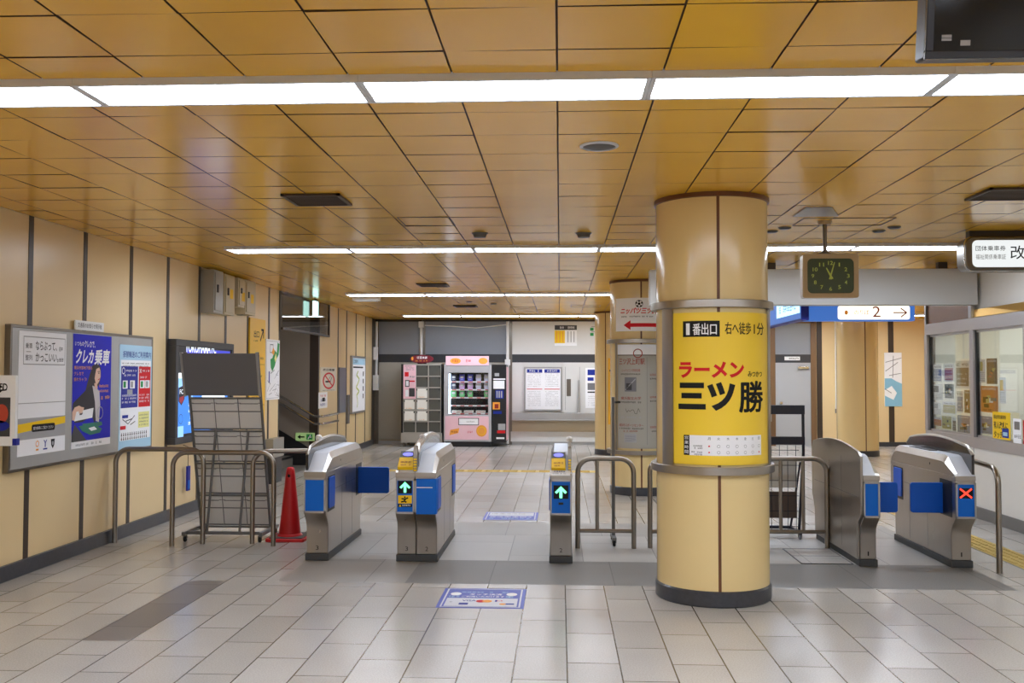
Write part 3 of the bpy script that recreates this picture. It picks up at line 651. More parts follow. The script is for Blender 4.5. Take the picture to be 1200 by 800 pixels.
# ================================================================== RAILINGS
def rail(label, paths, bars=(), verts=(), r=.023, group='steel pipe railings'):
    x = sum(p[0][0] for p in paths)/len(paths); y = paths[0][0][1]
    t = thing('railing', label, 'railing', (x, y, 0), group)
    for p in paths:
        mb = MB(); mb.tube(bend(p, .13), r, 'rail_steel', 12); mb.build('hoop', t)
    for p in bars:
        mb = MB(); mb.tube(p, r*.8, 'rail_steel', 10); mb.build('crossbar', t)
    for p in verts:
        mb = MB(); mb.tube(p, r*.75, 'rail_steel', 10); mb.build('baluster', t)
    return t
ZR = .875
rail('steel pipe railing from the left wall below the poster board', [[(-4.25,9.08,0),(-4.25,9.08,.895),(-3.395,9.08,.895),(-3.395,9.08,0)]])
rail('wide steel pipe railing standing before the grey pamphlet rack', [[(-3.64,8.95,0),(-3.64,8.95,ZR),(-2.69,9.0,ZR),(-2.69,9.0,0)]])
rail('steel pipe railing behind the red cone, ending at the leftmost gate', [[(-2.93,9.12,0),(-2.93,9.12,ZR),(-2.23,9.3,ZR),(-2.23,9.3,0)]])
rail('narrow steel pipe railing right beside the green arrow gate', [[(.165,9.07,0),(.165,9.07,.83),(.685,9.07,.83),(.685,9.07,0)]], [[(.165,9.07,.16),(.685,9.07,.16)]], [[(.345,9.07,.16),(.345,9.07,.82)]])
rail('wide steel pipe railing behind the nearest yellow column', [[(.84,9.12,0),(.84,9.12,.83),(2.49,9.2,.83),(2.49,9.2,0)]], [[(.84,9.12,.15),(2.49,9.2,.15)]], [[(x,9.12+.08*(x-.84)/1.65,.15),(x,9.12+.08*(x-.84)/1.65,.82)] for x in (1.17,1.5,1.83,2.06,2.27)])
rail('steel pipe railing right of the red cross gate, by the office', [[(3.6,9.6,0),(3.6,9.6,.9),(3.585,8.13,.85),(3.585,8.13,0)]])

# ================================================================== PAMPHLET RACK (seen from its back), CONE, STANDS
mat('rack_grey', (232,232,230), .5, noise=.03); mat('rack_frame', (112,112,112), .45, .2); mat('board_black', (112,113,117), .5)
t = thing('pamphlet_rack', 'empty grey pamphlet rack on castors, seen from behind, beneath a dark board', 'rack', (-3.25, 9.35, 0))
RX0, RX1 = -3.585, -2.885
def lean(z): return 9.2+(1.39-z)*.27
Wk = (RX1-RX0)/3
for k in range(4):
    z1 = 1.375-.322*k; z0 = z1-.315
    for c in range(3):
        a = RX0+Wk*c+.001; b = a+Wk-.002; mb = MB()
        P = lambda x, z, h: (x, lean(z)-h, z)
        mb.add([P(a,z0+.02,0),P(b,z0+.02,0),P(b,z1,0),P(a,z1,0),P(a,z0+.02,-.012),P(b,z0+.02,-.012),P(b,z1,-.012),P(a,z1,-.012)], [(0,1,2,3),(7,6,5,4),(0,4,5,1),(1,5,6,2),(2,6,7,3),(3,7,4,0)], 'rack_grey')
        zs = z1-.125
        for q in ((a, a+.008, z0+.02, z1), (a, b, zs-.005, zs+.005), (a, b, z0+.012, z0+.026), (a+.02, b-.03, z1-.053, z1-.045), (a, a+.03, z1-.046, z1-.04), (b-.03, b, z1-.046, z1-.04)):
            mb.add([P(q[0],q[2],.003),P(q[1],q[2],.003),P(q[1],q[3],.003),P(q[0],q[3],.003)], [(0,1,2,3)], 'board_black')
        mb.build('pocket', t)
for x in (RX0, RX1):
    mb = MB(); mb.tube([(x, lean(1.82), 1.82), (x, lean(.06), .06)], .014, 'rack_frame', 8); mb.build('side_upright', t)
for k in range(5):
    z = 1.385-.322*k; mb = MB(); mb.box(RX0, RX1, lean(z)-.016, lean(z)+.012, z-.014, z+.004, 'rack_frame'); mb.build('shelf_rail', t)
for x in (-3.41, -3.09):
    mb = MB(); mb.tube([(x+.06, lean(1.05)-.015, 1.06), (x, 9.23, .09)], .013, 'rack_frame', 8); mb.build('rear_leg', t)
mb = MB(); mb.box(RX0-.03, RX1+.02, 9.215, 9.25, .065, .095, 'rack_frame')
for x in (RX0-.03, RX1+.02): mb.box(x-.018, x+.018, 9.16, 9.72, .06, .095, 'rack_frame')
mb.build('base_frame', t, bevel=.003)
def castor(par, x, y, r=.027, m='rubber'):
    mb = MB(); mb.lathe([(0,-.013),(r*.8,-.013),(r,-.006),(r,.006),(r*.8,.013),(0,.013)], (x, y, r), m, 20, ax='x'); mb.box(x-.02, x+.02, y-.008, y+.008, r, .064, 'steel_dark'); return mb.build('castor', par)
for x in (RX0-.02, RX1+.01):
    for y in (9.185, 9.69): castor(t, x, y)
mb = MB(); s = 1
P = lambda x, z, h: (x, lean(z)-h, z)
za, zb = 1.405, 1.81; mb.add([P(RX0-.035,za,.02),P(RX1-.01,za,.02),P(RX1-.01,zb,.02),P(RX0-.035,zb,.02),P(RX0-.035,za,-.01),P(RX1-.01,za,-.01),P(RX1-.01,zb,-.01),P(RX0-.035,zb,-.01)], [(0,1,2,3),(7,6,5,4),(0,4,5,1),(1,5,6,2),(2,6,7,3),(3,7,4,0)], 'board_black')
mb.add([P(RX0-.015,za+.03,.0206),P(RX0+.035,za+.03,.0206),P(RX0+.035,za+.055,.0206),P(RX0-.015,za+.055,.0206)], [(0,1,2,3)], 'ink_grey')
b = mb.build('sign_board', t, bevel=.004); b['label'] = 'dark grey back of the header board'
for x in (RX0-.04, RX1-.005):
    mb = MB(); mb.add([P(x-.01,za-.01,.024),P(x+.01,za-.01,.024),P(x+.01,zb+.01,.024),P(x-.01,zb+.01,.024),P(x-.01,za-.01,-.014),P(x+.01,za-.01,-.014),P(x+.01,zb+.01,-.014),P(x-.01,zb+.01,-.014)], [(0,1,2,3),(7,6,5,4),(0,4,5,1),(1,5,6,2),(2,6,7,3),(3,7,4,0)], 'alu'); mb.build('board_edge', b)
mat('cone_red', (206,24,30), .45)
t = thing('traffic_cone', 'red traffic cone on a square base beside the leftmost ticket gate', 'cone', (-2.645, 9.4, 0))
mb = MB(); mb.lathe([(.125,.03),(.12,.045),(.105,.06),(.042,.66),(.036,.69),(.026,.70),(.02,.69)], (-2.645,9.4,0), 'cone_red', 40); mb.lathe([(.03,.6),(.05,.6)], (-2.645,9.4,0), 'cone_red', 20)
s = None; mb.build('body', t)
mb = MB(); s = FW(mb, -2.645, 0, 9.4-.052); s.disc(0, .62, .012, .016, 'ink', 1); mb.build('hole', t)
mb = MB(); mb.prism(roundrect(-2.835, 9.2, -2.455, 9.6, .03), 'z', 0, .03, 'cone_red'); mb.build('base', t, bevel=.006)
mb = MB(); mb.prism(roundrect(-2.81, 9.225, -2.48, 9.575, .03), 'z', .03, .038, 'dark_grey'); mb.build('base_weight', t, bevel=.004)['label'] = 'dark weight ring on the base'
t = thing('pole_stand', 'slim grey pole stand on castors between the narrow railing and the nearest column', 'stand', (.51, 9.35, 0))
mb = MB(); mb.box(.495, .525, 9.3, 9.36, .07, 1.4, 'rack_frame'); mb.build('pole', t, bevel=.004)
mb = MB(); mb.box(.49, .53, 9.15, 9.58, .055, .085, 'rack_frame'); mb.build('foot_bar', t, bevel=.004)
mb = MB(); mb.box(.525, .58, 9.32, 9.34, 1.34, 1.36, 'black'); mb.build('clamp', t)
castor(t, .51, 9.18, .03); castor(t, .51, 9.55, .03)
mat('navy', (22,26,44), .4)
t = thing('display_rack', 'navy framed rack with grey panels standing left of the tall steel gate', 'rack', (2.15, 9.75, 0))
for x in (1.9, 2.4):
    mb = MB(); mb.tube([(x, 9.7, 1.3), (x, 9.69, .85), (x-.035, 9.75, .06)], .015, 'navy', 8); mb.build('upright', t)
    mb = MB(); mb.tube([(x-.02, 9.74, .75), (x-.06, 10.0, .06)], .011, 'navy', 8); mb.build('rear_leg', t)
for z0, z1 in ((1.225,1.315),(.925,1.005)):
    mb = MB(); mb.box(1.89, 2.415, 9.68, 9.715, z0, z1, 'navy'); mb.build('top_bar' if z0 > 1 else 'middle_bar', t, bevel=.004)
for z0, z1, m in ((.5,.79,'rack_grey'),(.2,.46,mat('panel_brown', (92,78,70), .5))):
    mb = MB(); mb.box(1.93, 2.34, 9.72, 9.735, z0, z1, m); mb.build('back_panel', t)
mb = MB()
for k in range(6): mb.tube([(1.93+.08*k, 9.712, .08), (1.93+.08*k, 9.712, .92)], .003, 'navy', 5)
for k in range(6): mb.tube([(1.9, 9.709, .12+.15*k), (2.36, 9.709, .12+.15*k)], .003, 'navy', 5)
mb.build('wire_grid', t)
mb = MB(); mb.box(1.86, 2.38, 9.73, 9.76, .055, .085, 'navy'); mb.box(1.83, 2.36, 9.98, 10.01, .055, .085, 'navy')
for x in (1.86, 2.35): mb.box(x-.015, x+.015, 9.62, 10.05, .055, .083, 'navy')
mb.build('base_frame', t, bevel=.003)
for x in (1.86, 2.35):
    for y in (9.65, 10.02): castor(t, x, y, .027, 'ink_grey')
mb = MB(); mb.box(2.06, 2.5, 8.42, 9.13, .0, .004, 'floor_platform')
for q in ((2.06,2.07,8.42,9.13),(2.49,2.5,8.42,9.13),(2.06,2.5,8.42,8.43),(2.06,2.5,9.12,9.13),(2.06,2.5,8.77,8.775)): mb.box(*q, .0, .006, 'ink_grey')
props(mb.build('floor_hatch'), 'flat metal floor hatch beside the tall steel gate', 'floor hatch')
# ================================================================== LEFT WALL
def board_thing(name, label, cat, y0, y1, z0, z1, d, frame, face, fw=.02, group=None):
    t = thing(name, label, cat, (XL, (y0+y1)/2, z0), group)
    mb = MB(); mb.box(XL, XL+d-.006, y0+.004, y1-.004, z0+.004, z1-.004, face); f = mb.build('panel', t)
    mb = MB()
    for q in ((y0,y1,z0,z0+fw),(y0,y1,z1-fw,z1),(y0,y0+fw,z0+fw,z1-fw),(y1-fw,y1,z0+fw,z1-fw)): mb.box(XL, XL+d, q[0], q[1], q[2], q[3], frame)
    mb.build('frame', t, bevel=.002); return t
mat('board_silver', (176,176,174), .45, .3, noise=.05, scale=5)
BD = .05
board_thing('notice_board', 'large silver notice board with three posters on the left wall', 'notice board', 7.3, 9.93, .84, 2.0, BD, 'steel_dark', 'board_silver', .025)
mb = MB(); mb.box(XL+.02, XL+.034, 8.33, 8.86, 2.005, 2.09, 'white'); s = LW(mb, 8.33, 2.005, .034); s.text('交通局のお知らせ掲示板', .04, .022, .45, .044, 'ink', 1)
props(mb.build('board_title_plate'), 'small white title plate on top of the silver notice board', 'sign plate')
PD = BD-.002
def poster(name, label, y0, y1, z0, z1, draw, base='paper', d=PD, cat='poster', group=None):
    mb = MB(); mb.box(XL+(d-.004 if d == PD else .0045), XL+d, y0, y1, z0, z1, base); s = LW(mb, y0, z0, d); draw(s, y1-y0, z1-z0); o = mb.build(name); return props(o, label, cat, group)
def p_line(s, W, Hh):
    s.frame(.06, Hh-.27, W-.02, Hh-.04, .008, 'ink_pale', 1)
    s.text('ならぶって、', .24, Hh-.15, .33, .075, 'ink', 2, .008); s.text('かっこいい。', .24, Hh-.245, .36, .075, 'ink', 2, .008)
    s.text('整列', .09, Hh-.235, .1, .045, 'ink', 2); s.text('乗車', .09, Hh-.14, .1, .045, 'ink', 2); s.line((.1,Hh-.165),(.17,Hh-.165),.006,'ink_pale',2)
    for k, b in enumerate((.12, .215)): s.blobs(W-.12, Hh-b-.03, .07, .035, 'ink', 2, seed=k+7)
    s.rect(.0, .13, W, .3, 'ink_pale', 1); s.line((0,.42),(W,.42),.006,'ink_pale',1)
    s.poly([(0,.185),(W,.235),(W,.295),(0,.255)], 'ink_yellow', 2)
    s.poly(roundrect(.2,.185,.56,.245,.02), 'ink', 3); s.text('整列乗車にご協力ください', .225, .201, .31, .026, 'ink_white', 4)
    s.rect(0, 0, W, .13, 'paper', 2)
    s.ring(.29, .085, .018, .026, 'ink_orange', 3); s.rect(.27, .03, .31, .045, 'ink_orange', 3)
    s.poly([(.385,.11),(.405,.085),(.405,.05),(.42,.05),(.42,.085),(.44,.11),(.425,.11),(.4125,.09),(.40,.11)], 'ink_blue', 3); s.rect(.38,.03,.445,.042,'ink_blue',3)
    s.poly([(.5,.11),(.56,.11),(.555,.06),(.53,.03),(.505,.06)], 'ink', 3); s.disc(.53,.075,.014,.018,'ink_pale',4)
poster('queue_poster', 'white poster with two bold black lines and a yellow band, leftmost on the board', 7.42, 8.15, .955, 1.955, p_line)
mat('poster_violet', (36,38,190), .5, spec=.2); mat('skin', (232,190,164), .5); mat('hair', (48,34,32), .5); mat('jacket', (44,40,46), .6); mat('blouse', (206,198,200), .6); mat('reader_green', (20,120,100), .4)
def p_card(s, W, Hh):
    q = lambda pts: [((x-45)/213*W, (735-y)/640*Hh) for x, y in pts]
    s.rect(0, 0, W, Hh, 'poster_violet', 1); s.rect(0, 0, W, .062, 'ink_white', 2); s.blobs(.05, .018, .25, .022, 'ink_grey', 3, seed=1); s.blobs(.36, .018, .2, .022, 'ink', 3, seed=2)
    s.text('いつもの', .035, Hh-.105, .16, .04, 'ink_white', 3, .006); s.text('クレカで、', .205, Hh-.115, .2, .062, 'ink_white', 3, .012)
    s.text('クレカ', .04, Hh-.262, .32, .13, 'ink_white', 3, .035, shear=.25); s.text('乗車', .385, Hh-.275, .29, .15, 'ink_white', 3, .03, shear=.2)
    for k, tx in enumerate(('横浜市営地下鉄も','クレカで','乗れちゃう!')): s.text(tx, .02, Hh-.315-.052*k, (.33,.17,.23)[k], .032, 'ink_orange', 9, .004)
    s.poly(q([(34+11,660),(60,600),(120,690),(130,720-22),(45,698)]), 'dark_grey', 2)
    s.poly(q([(150,270),(178,258),(196,280),(198,330),(190,380),(176,400),(165,480),(120,500),(108,440),(128,350)]), 'hair', 3)
    s.poly(q([(45,545),(50,480),(88,440),(130,395),(152,380),(172,420),(178,540),(168,610),(150,560),(100,590),(60,592)]), 'jacket', 4)
    s.poly(q([(150,385),(170,395),(190,420),(196,500),(190,600),(172,590),(166,480)]), 'blouse', 5)
    s.poly(q([(172,282),(186,278),(194,300),(195,335),(188,362),(178,378),(168,372),(162,345),(163,305)]), 'skin', 6)
    s.poly(q([(160,372),(176,372),(180,402),(166,410)]), 'skin', 5)
    s.poly(q([(163,262),(190,268),(184,282),(170,290),(163,330),(158,372),(148,372),(150,300)]), 'hair', 7)
    s.line(*q([(181,352),(190,347)]), .008, 'ink_red', 7); s.disc(*q([(185,314)])[0], .012, .006, 'hair', 7); s.line(*q([(178,305),(192,303)]), .006, 'hair', 7)
    s.poly(q([(45,530),(58,505),(80,496),(104,512),(106,528),(84,540),(70,560),(60,580),(45,574)]), 'skin', 6)
    for k in range(4): s.poly(q([(80,502+9*k),(106-3*k,508+10*k),(105-3*k,516+10*k),(78,512+9*k)]), 'skin', 9)
    s.poly(q([(66,530),(158,514),(152,570),(56,582)]), 'ink_white', 8); s.poly(q([(84,540),(100,537),(96,548),(82,550)]), 'dark_grey', 9)
    s.poly(q([(80,612),(150,600),(208,640),(196,662),(142,668),(98,640)]), 'reader_green', 6); s.poly(q([(132,628),(164,622),(180,640),(148,646)]), 'ink_white', 7)
    s.poly(q([(98,600),(206,598),(210,618),(180,626),(110,618)]), 'reader_green', 5)
    for k, y in enumerate((398, 428)): s.blobs(*q([(190,y)])[0], .18, .026, 'ink_orange', 3, seed=k)
    s.blobs(*q([(190,470)])[0], .2, .04, 'ink_orange', 9, seed=4); s.ring(*q([(195,545)])[0], .05, .058, 'ink_pale', 9)
poster('card_poster', 'deep blue poster of a woman holding a card, middle of the notice board', 8.262, 8.99, .952, 1.966, p_card)
mat('print_sky', (176,214,236), .5, spec=.25); mat('print_navy', (40,48,150), .5, spec=.25); mat('print_lemon', (240,236,150), .5)
def p_alt(s, W, Hh):
    s.rect(0, 0, W, Hh, 'print_sky', 1); s.rect(.025, .09, W-.025, Hh-.15, 'paper', 2); s.text('振替輸送のご利用案内', .07, Hh-.125, W-.1, .065, 'ink_blue', 3, .006)
    for k in range(4): s.blobs(.05, Hh-.19-.026*k, W-.12, .014, 'ink_blue' if k > 1 else 'ink', 3, seed=k)
    s.rect(.035, .41, .41, .82, 'print_navy', 3); s.rect(.43, .41, W-.03, .82, 'ink_red', 3)
    s.ring(.085, .775, .025, .034, 'ink_white', 4); s.line((.45,.755),(.49,.795),.01,'ink_white',4); s.line((.45,.795),(.49,.755),.01,'ink_white',4)
    for a, b, w in ((.14,.765,.24),(.1,.72,.26),(.06,.52,.32),(.06,.49,.32),(.06,.455,.32)): s.blobs(a, b, w, .022, 'ink_white', 4, seed=int(b*100))
    for a, b, w in ((.51,.765,.18),(.46,.7,.2),(.45,.52,.23),(.45,.49,.23),(.45,.455,.23)): s.blobs(a, b, w, .022, 'ink_white', 4, seed=int(b*99))
    for a, m in ((.07,'ink_green'),(.23,'ink_pale'),(.46,'ink_green'),(.58,'ink_pale')): s.rect(a, .6, a+.11, .68, 'paper', 4); s.rect(a+.015, .61, a+.07, .67, m, 5)
    s.rect(.17, .54, .29, .59, 'ink_pale', 4); s.rect(.43, .2, W-.05, .36, 'print_lemon', 3); s.rect(.03, .2, .15, .235, 'ink_red', 3)
    for k in range(4): s.blobs(.45, .22+.033*k, .22, .016, 'ink_grey', 4, seed=k+30)
    s.rect(.07, .31, .2, .34, 'ink_blue', 3)
    for p, r_ in (((.08,.3),(.2,.25)),((.2,.25),(.35,.33)),((.25,.24),(.36,.27)),((.15,.28),(.3,.3))): s.line(p, r_, .008, 'ink', 3)
    for b in (.135, .095):
        for k in range(13): s.disc(.06+.047*k, b+.026, .007, .007, 'ink', 4, 10); s.rect(.05+.047*k, b, .07+.047*k, b+.018, 'ink', 4)
poster('transfer_poster', 'pale blue poster with a navy box and a red box, right of the notice board', 9.165, 9.905, .868, 1.9, p_alt)

# lit advertisement box
mat('lb_blue', (60,140,240), emit=1.15); mat('lb_sky', (150,205,255), emit=1.3); mat('lb_white', (240,248,255), emit=1.6); mat('lb_navy', (20,24,70), emit=.25); mat('lb_violet', (60,70,220), emit=1.0); mat('lb_red', (200,50,70), emit=.6); mat('lb_dark', (50,54,70), emit=.15)
t = thing('lit_poster_box', 'dark framed lit advertisement box on the left wall behind the pamphlet rack', 'light box', (XL, 11.36, .83)); D = .1
y0, y1, z0, z1 = 10.42, 12.3, .835, 2.0
mb = MB(); mb.box(XL, XL+D-.02, y0+.005, y1-.005, z0+.005, z1-.005, 'dark_grey'); mb.build('body', t)
mb = MB(); w = .075
for q in ((y0,y1,z0,z0+w),(y0,y1,z1-w,z1),(y0,y0+w,z0+w,z1-w),(y1-w,y1,z0+w,z1-w)): mb.box(XL, XL+D, *q, 'dark_grey')
mb.build('frame', t, bevel=.005)
mb = MB(); s = LW(mb, y0+w, z0+w, D-.02); W, Hh = y1-y0-2*w, z1-z0-2*w
s.rect(0, 0, W, Hh, 'lb_dark', 1); s.rect(.25, Hh-.26, W-.02, Hh-.02, 'lb_violet', 2); ta, tb = PX(217, 412.5, XL+D-.02), PX(253, 405, XL+D-.02); s.text('YOKOHAMA FC', ta[0]-y0-w, ta[1]-z0-w, tb[0]-ta[0], tb[1]-ta[1]+.03, 'lb_white', 3, .012)
s.rect(.0, .03, W-.1, Hh-.3, 'lb_blue', 2); s.rect(.02, Hh-.36, .42, Hh-.3, 'lb_white', 3); s.rect(.42, .1, .47, Hh-.32, 'lb_sky', 3); s.rect(.0, .55, .4, Hh-.36, 'lb_sky', 2.5)
s.poly([(.05,.55),(.22,.58),(.22,.42),(.13,.35),(.05,.4)], 'lb_navy', 4); s.poly([(.07,.44),(.2,.46),(.2,.41),(.13,.37),(.07,.4)], 'lb_red', 5); s.text('FC', .08, .48, .1, .05, 'lb_white', 5)
s.ring(.12, .2, .05, .056, 'lb_navy', 4); s.rect(.02, 0, .2, .12, 'lb_sky', 4)
for k in range(9): s.blobs(.34, .12+.07*k, .06, .04, 'lb_white', 5, seed=k)
s.rect(.75, .1, W-.2, Hh-.4, 'lb_white', 3)
mb.build('lit_poster', t)
# wall cabinets under the ceiling
mat('cab_beige', (202,190,160), .45); mat('cab_grey', (160,158,150), .4, .3)
def wall_box(label, y0, y1, z0, z1, d, m, mark):
    t = thing('wall_cabinet', label, 'wall cabinet', (XL, (y0+y1)/2, z0), 'metal cabinets high on the left wall')
    mb = MB(); mb.box(XL, XL+d, y0, y1, z0, z1, m); mb.build('body', t, bevel=.004)
    mb = MB(); mb.box(XL+d, XL+d+.012, y0+.03, y1-.03, z0+.03, z1-.03, m)
    dr = mb.build('door', t, bevel=.003)
    if mark:
        mb = MB(); s = LW(mb, 0, 0, d+.012); s.rect((y0+y1)/2-.02, z1-.3, (y0+y1)/2+.1, z1-.18, 'ink_yellow', 1); mb.build('sticker', dr)['label'] = 'yellow sticker'
    mb = MB(); mb.box(XL+d+.012, XL+d+.022, y0+.08, y0+.12, z0+.48*(z1-z0), z0+.66*(z1-z0), 'black'); mb.build('handle', dr)
def cab(label, u0, u1, z0, d, m, mark): wall_box(label, PX(u0, 340, XL+d)[0], PX(u1, 340, XL+d)[0], z0, 2.87, d, m, mark)
cab('grey metal wall cabinet, nearest of the four boxes under the ceiling', 250.5, 261.5, 2.35, .17, 'cab_grey', False)
cab('beige wall cabinet with a yellow sticker, second of the four boxes', 263, 275, 2.36, .13, 'cab_beige', True)
cab('short beige wall cabinet, third of the four boxes and the smallest', 279, 287, 2.49, .13, 'cab_beige', True)
cab('beige wall cabinet, farthest of the four boxes under the ceiling', 287.5, 299.5, 2.41, .14, 'cab_beige', True)
mb = MB(); mb.box(XL, XL+.08, 12.68, 12.78, 2.4, 2.86, 'cab_grey'); props(mb.build('cable_duct', bevel=.004), 'narrow grey cable duct between the wall cabinets', 'cable duct')
# yellow exit sign, area map
mat('sign_yellow', (250,200,40), .4)
t = thing('exit_sign_panel', 'tall yellow exit guide panel on the left wall beside the area map', 'sign', (XL, 13.5, .89))
mb = MB(); mb.box(XL, XL+.025, 13.17, 13.87, .89, 2.4, 'sign_yellow'); s = LW(mb, 13.17, .89, .025)
s.text('出口', .17, 1.24, .24, .1, 'ink', 1, .01); s.blobs(.17, 1.18, .22, .03, 'ink', 1)
s.line((.46,1.2),(.6,1.36),.03,'ink',1); s.line((.5,1.36),(.62,1.36),.03,'ink',1); s.line((.605,1.24),(.605,1.37),.03,'ink',1)
s.text('出口', .05, .93, .16, .06, 'ink', 1); s.text('1', .25, .91, .04, .1, 'ink', 1, .02); s.text('2', .37, .91, .06, .1, 'ink', 1, .02); s.blobs(.46, .93, .18, .04, 'ink', 1, seed=4); s.rect(.03, .86, .67, .865, 'ink', 1)
for k in range(8): s.blobs(.05, .8-.06*k, (.4,.3,.5)[k%3], .03, 'ink', 1, seed=k)
s.rect(.03, .28, .67, .285, 'ink', 1); mb.build('panel', t)
def p_map(s, W, Hh):
    rnd = random.Random(5)
    s.frame(.02, .02, W-.02, Hh-.02, .006, 'ink_pale', 1); s.frame(.18, Hh-.2, .34, Hh-.07, .012, 'ink_grey', 1)
    s.poly([(.22,.48),(.3,.42),(.42,.5),(.5,.6),(.62,.68),(.66,.84),(.56,.86),(.52,.7),(.42,.74),(.36,.7),(.3,.62),(.2,.6)], 'ink_green', 2); s.poly([(.26,.7),(.34,.78),(.42,.72),(.36,.66)], 'ink_orange', 3); s.poly([(.4,.62),(.48,.7),(.52,.62),(.44,.56)], 'print_lemon', 3)
    for k in range(16):
        p = (rnd.uniform(.05,W-.05), rnd.uniform(.05,.4)); s.line(p, (min(W-.03,p[0]+rnd.uniform(.1,.3)), min(.45,max(.04,p[1]+rnd.uniform(-.15,.15)))), .006, 'ink_grey', 2)
    s.rect(.05, .33, .22, .5, 'paper', 3); s.rect(.12, .25, .17, .42, 'print_navy', 4)
poster('area_map', 'white area map with a green park on the left wall before the stairs', 13.92, 14.6, 1.235, 2.13, p_map, d=.025, cat='map')
# beyond the stairs
def p_smoke(s, W, Hh):
    cx, cy = W/2, .2; s.text('終日禁煙', .25, Hh-.075, W-.5, .05, 'ink', 1, .02); s.line((cx-.45,cy-.02),(cx+.35,cy-.02),.05,'ink',1)
    s.ring(cx, cy, .5, .6, 'ink_red', 3)
mb = MB(); mb.box(XL, XL+.012, 17.2, 18.42, 1.3, 1.745, mat('sign_cream', (228,222,206), .5)); s = LW(mb, 17.2, 1.3, .012)
s.text('終日禁煙', .16, .375, .9, .045, 'ink', 1, .02)
n = 40
s.mesh([(.61+r*3.0*math.cos(2*PI*i/n), .195+r*math.sin(2*PI*i/n)) for i in range(n) for r in (.125,.155)], [(2*i,2*i+1,(2*i+3)%(2*n),(2*i+2)%(2*n)) for i in range(n)], 'ink_red', 3)
s.line((.33,.29),(.88,.1),.03,'ink_red',3); s.rect(.35,.165,.75,.195,'ink',2); s.line((.75,.2),(.86,.27),.02,'ink',2); s.line((.62,.23),(.8,.3),.015,'ink_grey',2); s.blobs(.12,.01,.95,.016,'ink',1)
props(mb.build('no_smoking_sign'), 'cream no smoking sign with a red barred circle right of the stairs', 'sign')
def p_note(s, W, Hh):
    for k in range(3): s.blobs(.1, .2-.08*k, W-.2, .05, 'ink_red' if k == 0 else 'ink_blue', 1, seed=k)
    s.rect(.25, .12, .45, .19, 'ink', 2)
poster('notice_paper', 'small white notice below the no smoking sign', 17.08, 17.72, 1.0, 1.29, p_note, d=.01, cat='notice')
t = thing('meter_cover', 'tall grey metal cover plate on the wall right of the no smoking sign', 'cover plate', (XL, 18.9, .86)); mb = MB(); mb.box(XL, XL+.03, 18.64, 19.2, .86, 1.75, mat('plate_blue', (134,138,150), .35, .4)); mb.build('plate', t, bevel=.005)
mb = MB(); mb.box(XL, XL+.05, 19.3, 19.46, .62, 1.2, 'rack_frame'); props(mb.build('wall_duct', bevel=.006), 'short dark vertical duct on the wall left of the route map', 'duct')
t = board_thing('route_map_board', 'framed route map board on the left wall near the back corner', 'map board', 19.68, 21.05, .8, 2.0, .05, 'alu', 'paper', .04)
mb = MB(); s = LW(mb, 19.68, .8, .045); s.rect(.05, 1.02, 1.3, 1.15, 'print_sky', 1); s.text('ご案内', .15, 1.05, .4, .07, 'ink', 2); s.rect(.1, .95, 1.1, .98, 'ink', 1); rnd = random.Random(9); p = (.5,.12)
for k in range(9):
    q = (rnd.uniform(.4,.75), .12+.085*(k+1)); s.line(p, q, .05, 'print_lemon', 1); s.line(p, q, .015, 'ink_green', 2); p = q
for k in range(4): s.rect(1.08, .3+.16*k, 1.16, .4+.16*k, 'ink', 1)
mb.build('map_sheet', t)
# stairs: handrails, exit sign, glass smoke screen
for k, z in enumerate((.87, .735)):
    mb = MB(); mb.tube(bend([(-7.2, SY1-.08, z+1.68), (-4.36, SY1-.08, z), (XL+.1, SY1-.07, z), (XL+.1, SY1+1.15, z)], .04), .022, 'chrome', 10)
    for x in (-6.4, -5.2): mb.tube([(x, SY1, z+(-4.36-x)*.59-.06), (x, SY1-.08, z+(-4.36-x)*.59-.01)], .01, 'steel_dark', 6)
    mb.tube([(XL, SY1+.55, z-.03), (XL+.1, SY1+.55, z)], .01, 'steel_dark', 6)
    props(mb.build('handrail'), ('upper' if k == 0 else 'lower')+' chrome handrail on the stairwell wall', 'handrail', 'stair handrails')
mat('lit_signgreen', (168,200,130), emit=.55)
t = thing('exit_light', 'low pale green exit sign with a left arrow at the foot of the stairs', 'exit sign', (-4.75, SY1, .48))
x0, z1 = PY(346.5, 507, SY1-.02); x1, z0 = PY(368.5, 516.5, SY1-.02)
mb = MB(); mb.box(x0, x1, SY1-.03, SY1, z0, z1, 'lit_signgreen'); s = FW(mb, x0, z0, SY1-.03); w = x1-x0; h = z1-z0
s.line((.14*w,.5*h),(.48*w,.5*h),.025,'ink',1); s.poly([(.1*w,.5*h),(.26*w,.78*h),(.26*w,.22*h)],'ink',1); s.rect(.58*w,.15*h,.9*w,.85*h,'ink_green',1); s.line((.66*w,.25*h),(.8*w,.75*h),.02,'ink_white',2); s.rect(.72*w,.4*h,.84*w,.55*h,'ink_white',2)
mb.build('face', t)
t = thing('smoke_screen', 'clear glass smoke screen hung across the top of the stair opening', 'glass screen', (XL+.06, 16.0, 2.3))
mb = MB(); mb.box(XL+.05, XL+.058, SY0-.05, 17.6, 2.33, H, glass('screen_glass', (.75,.73,.7), .08)); mb.build('pane', t)
mb = MB(); mb.box(XL+.035, XL+.07, SY0-.05, 17.63, 2.3, 2.335, 'wall_joint'); mb.box(XL+.035, XL+.07, 17.6, 17.63, 2.3, H, 'wall_joint'); mb.build('frame', t)
mat('lit_cyan', (200,255,245), emit=3.0)
ex, ez1 = PY(369.8, 353, 16.3); _, ez0 = PY(369.8, 371, 16.3)
t = thing('hanging_exit_lamp', 'small lit exit lamp hanging over the stair opening, seen edge on', 'exit lamp', (ex, 16.3, ez0))
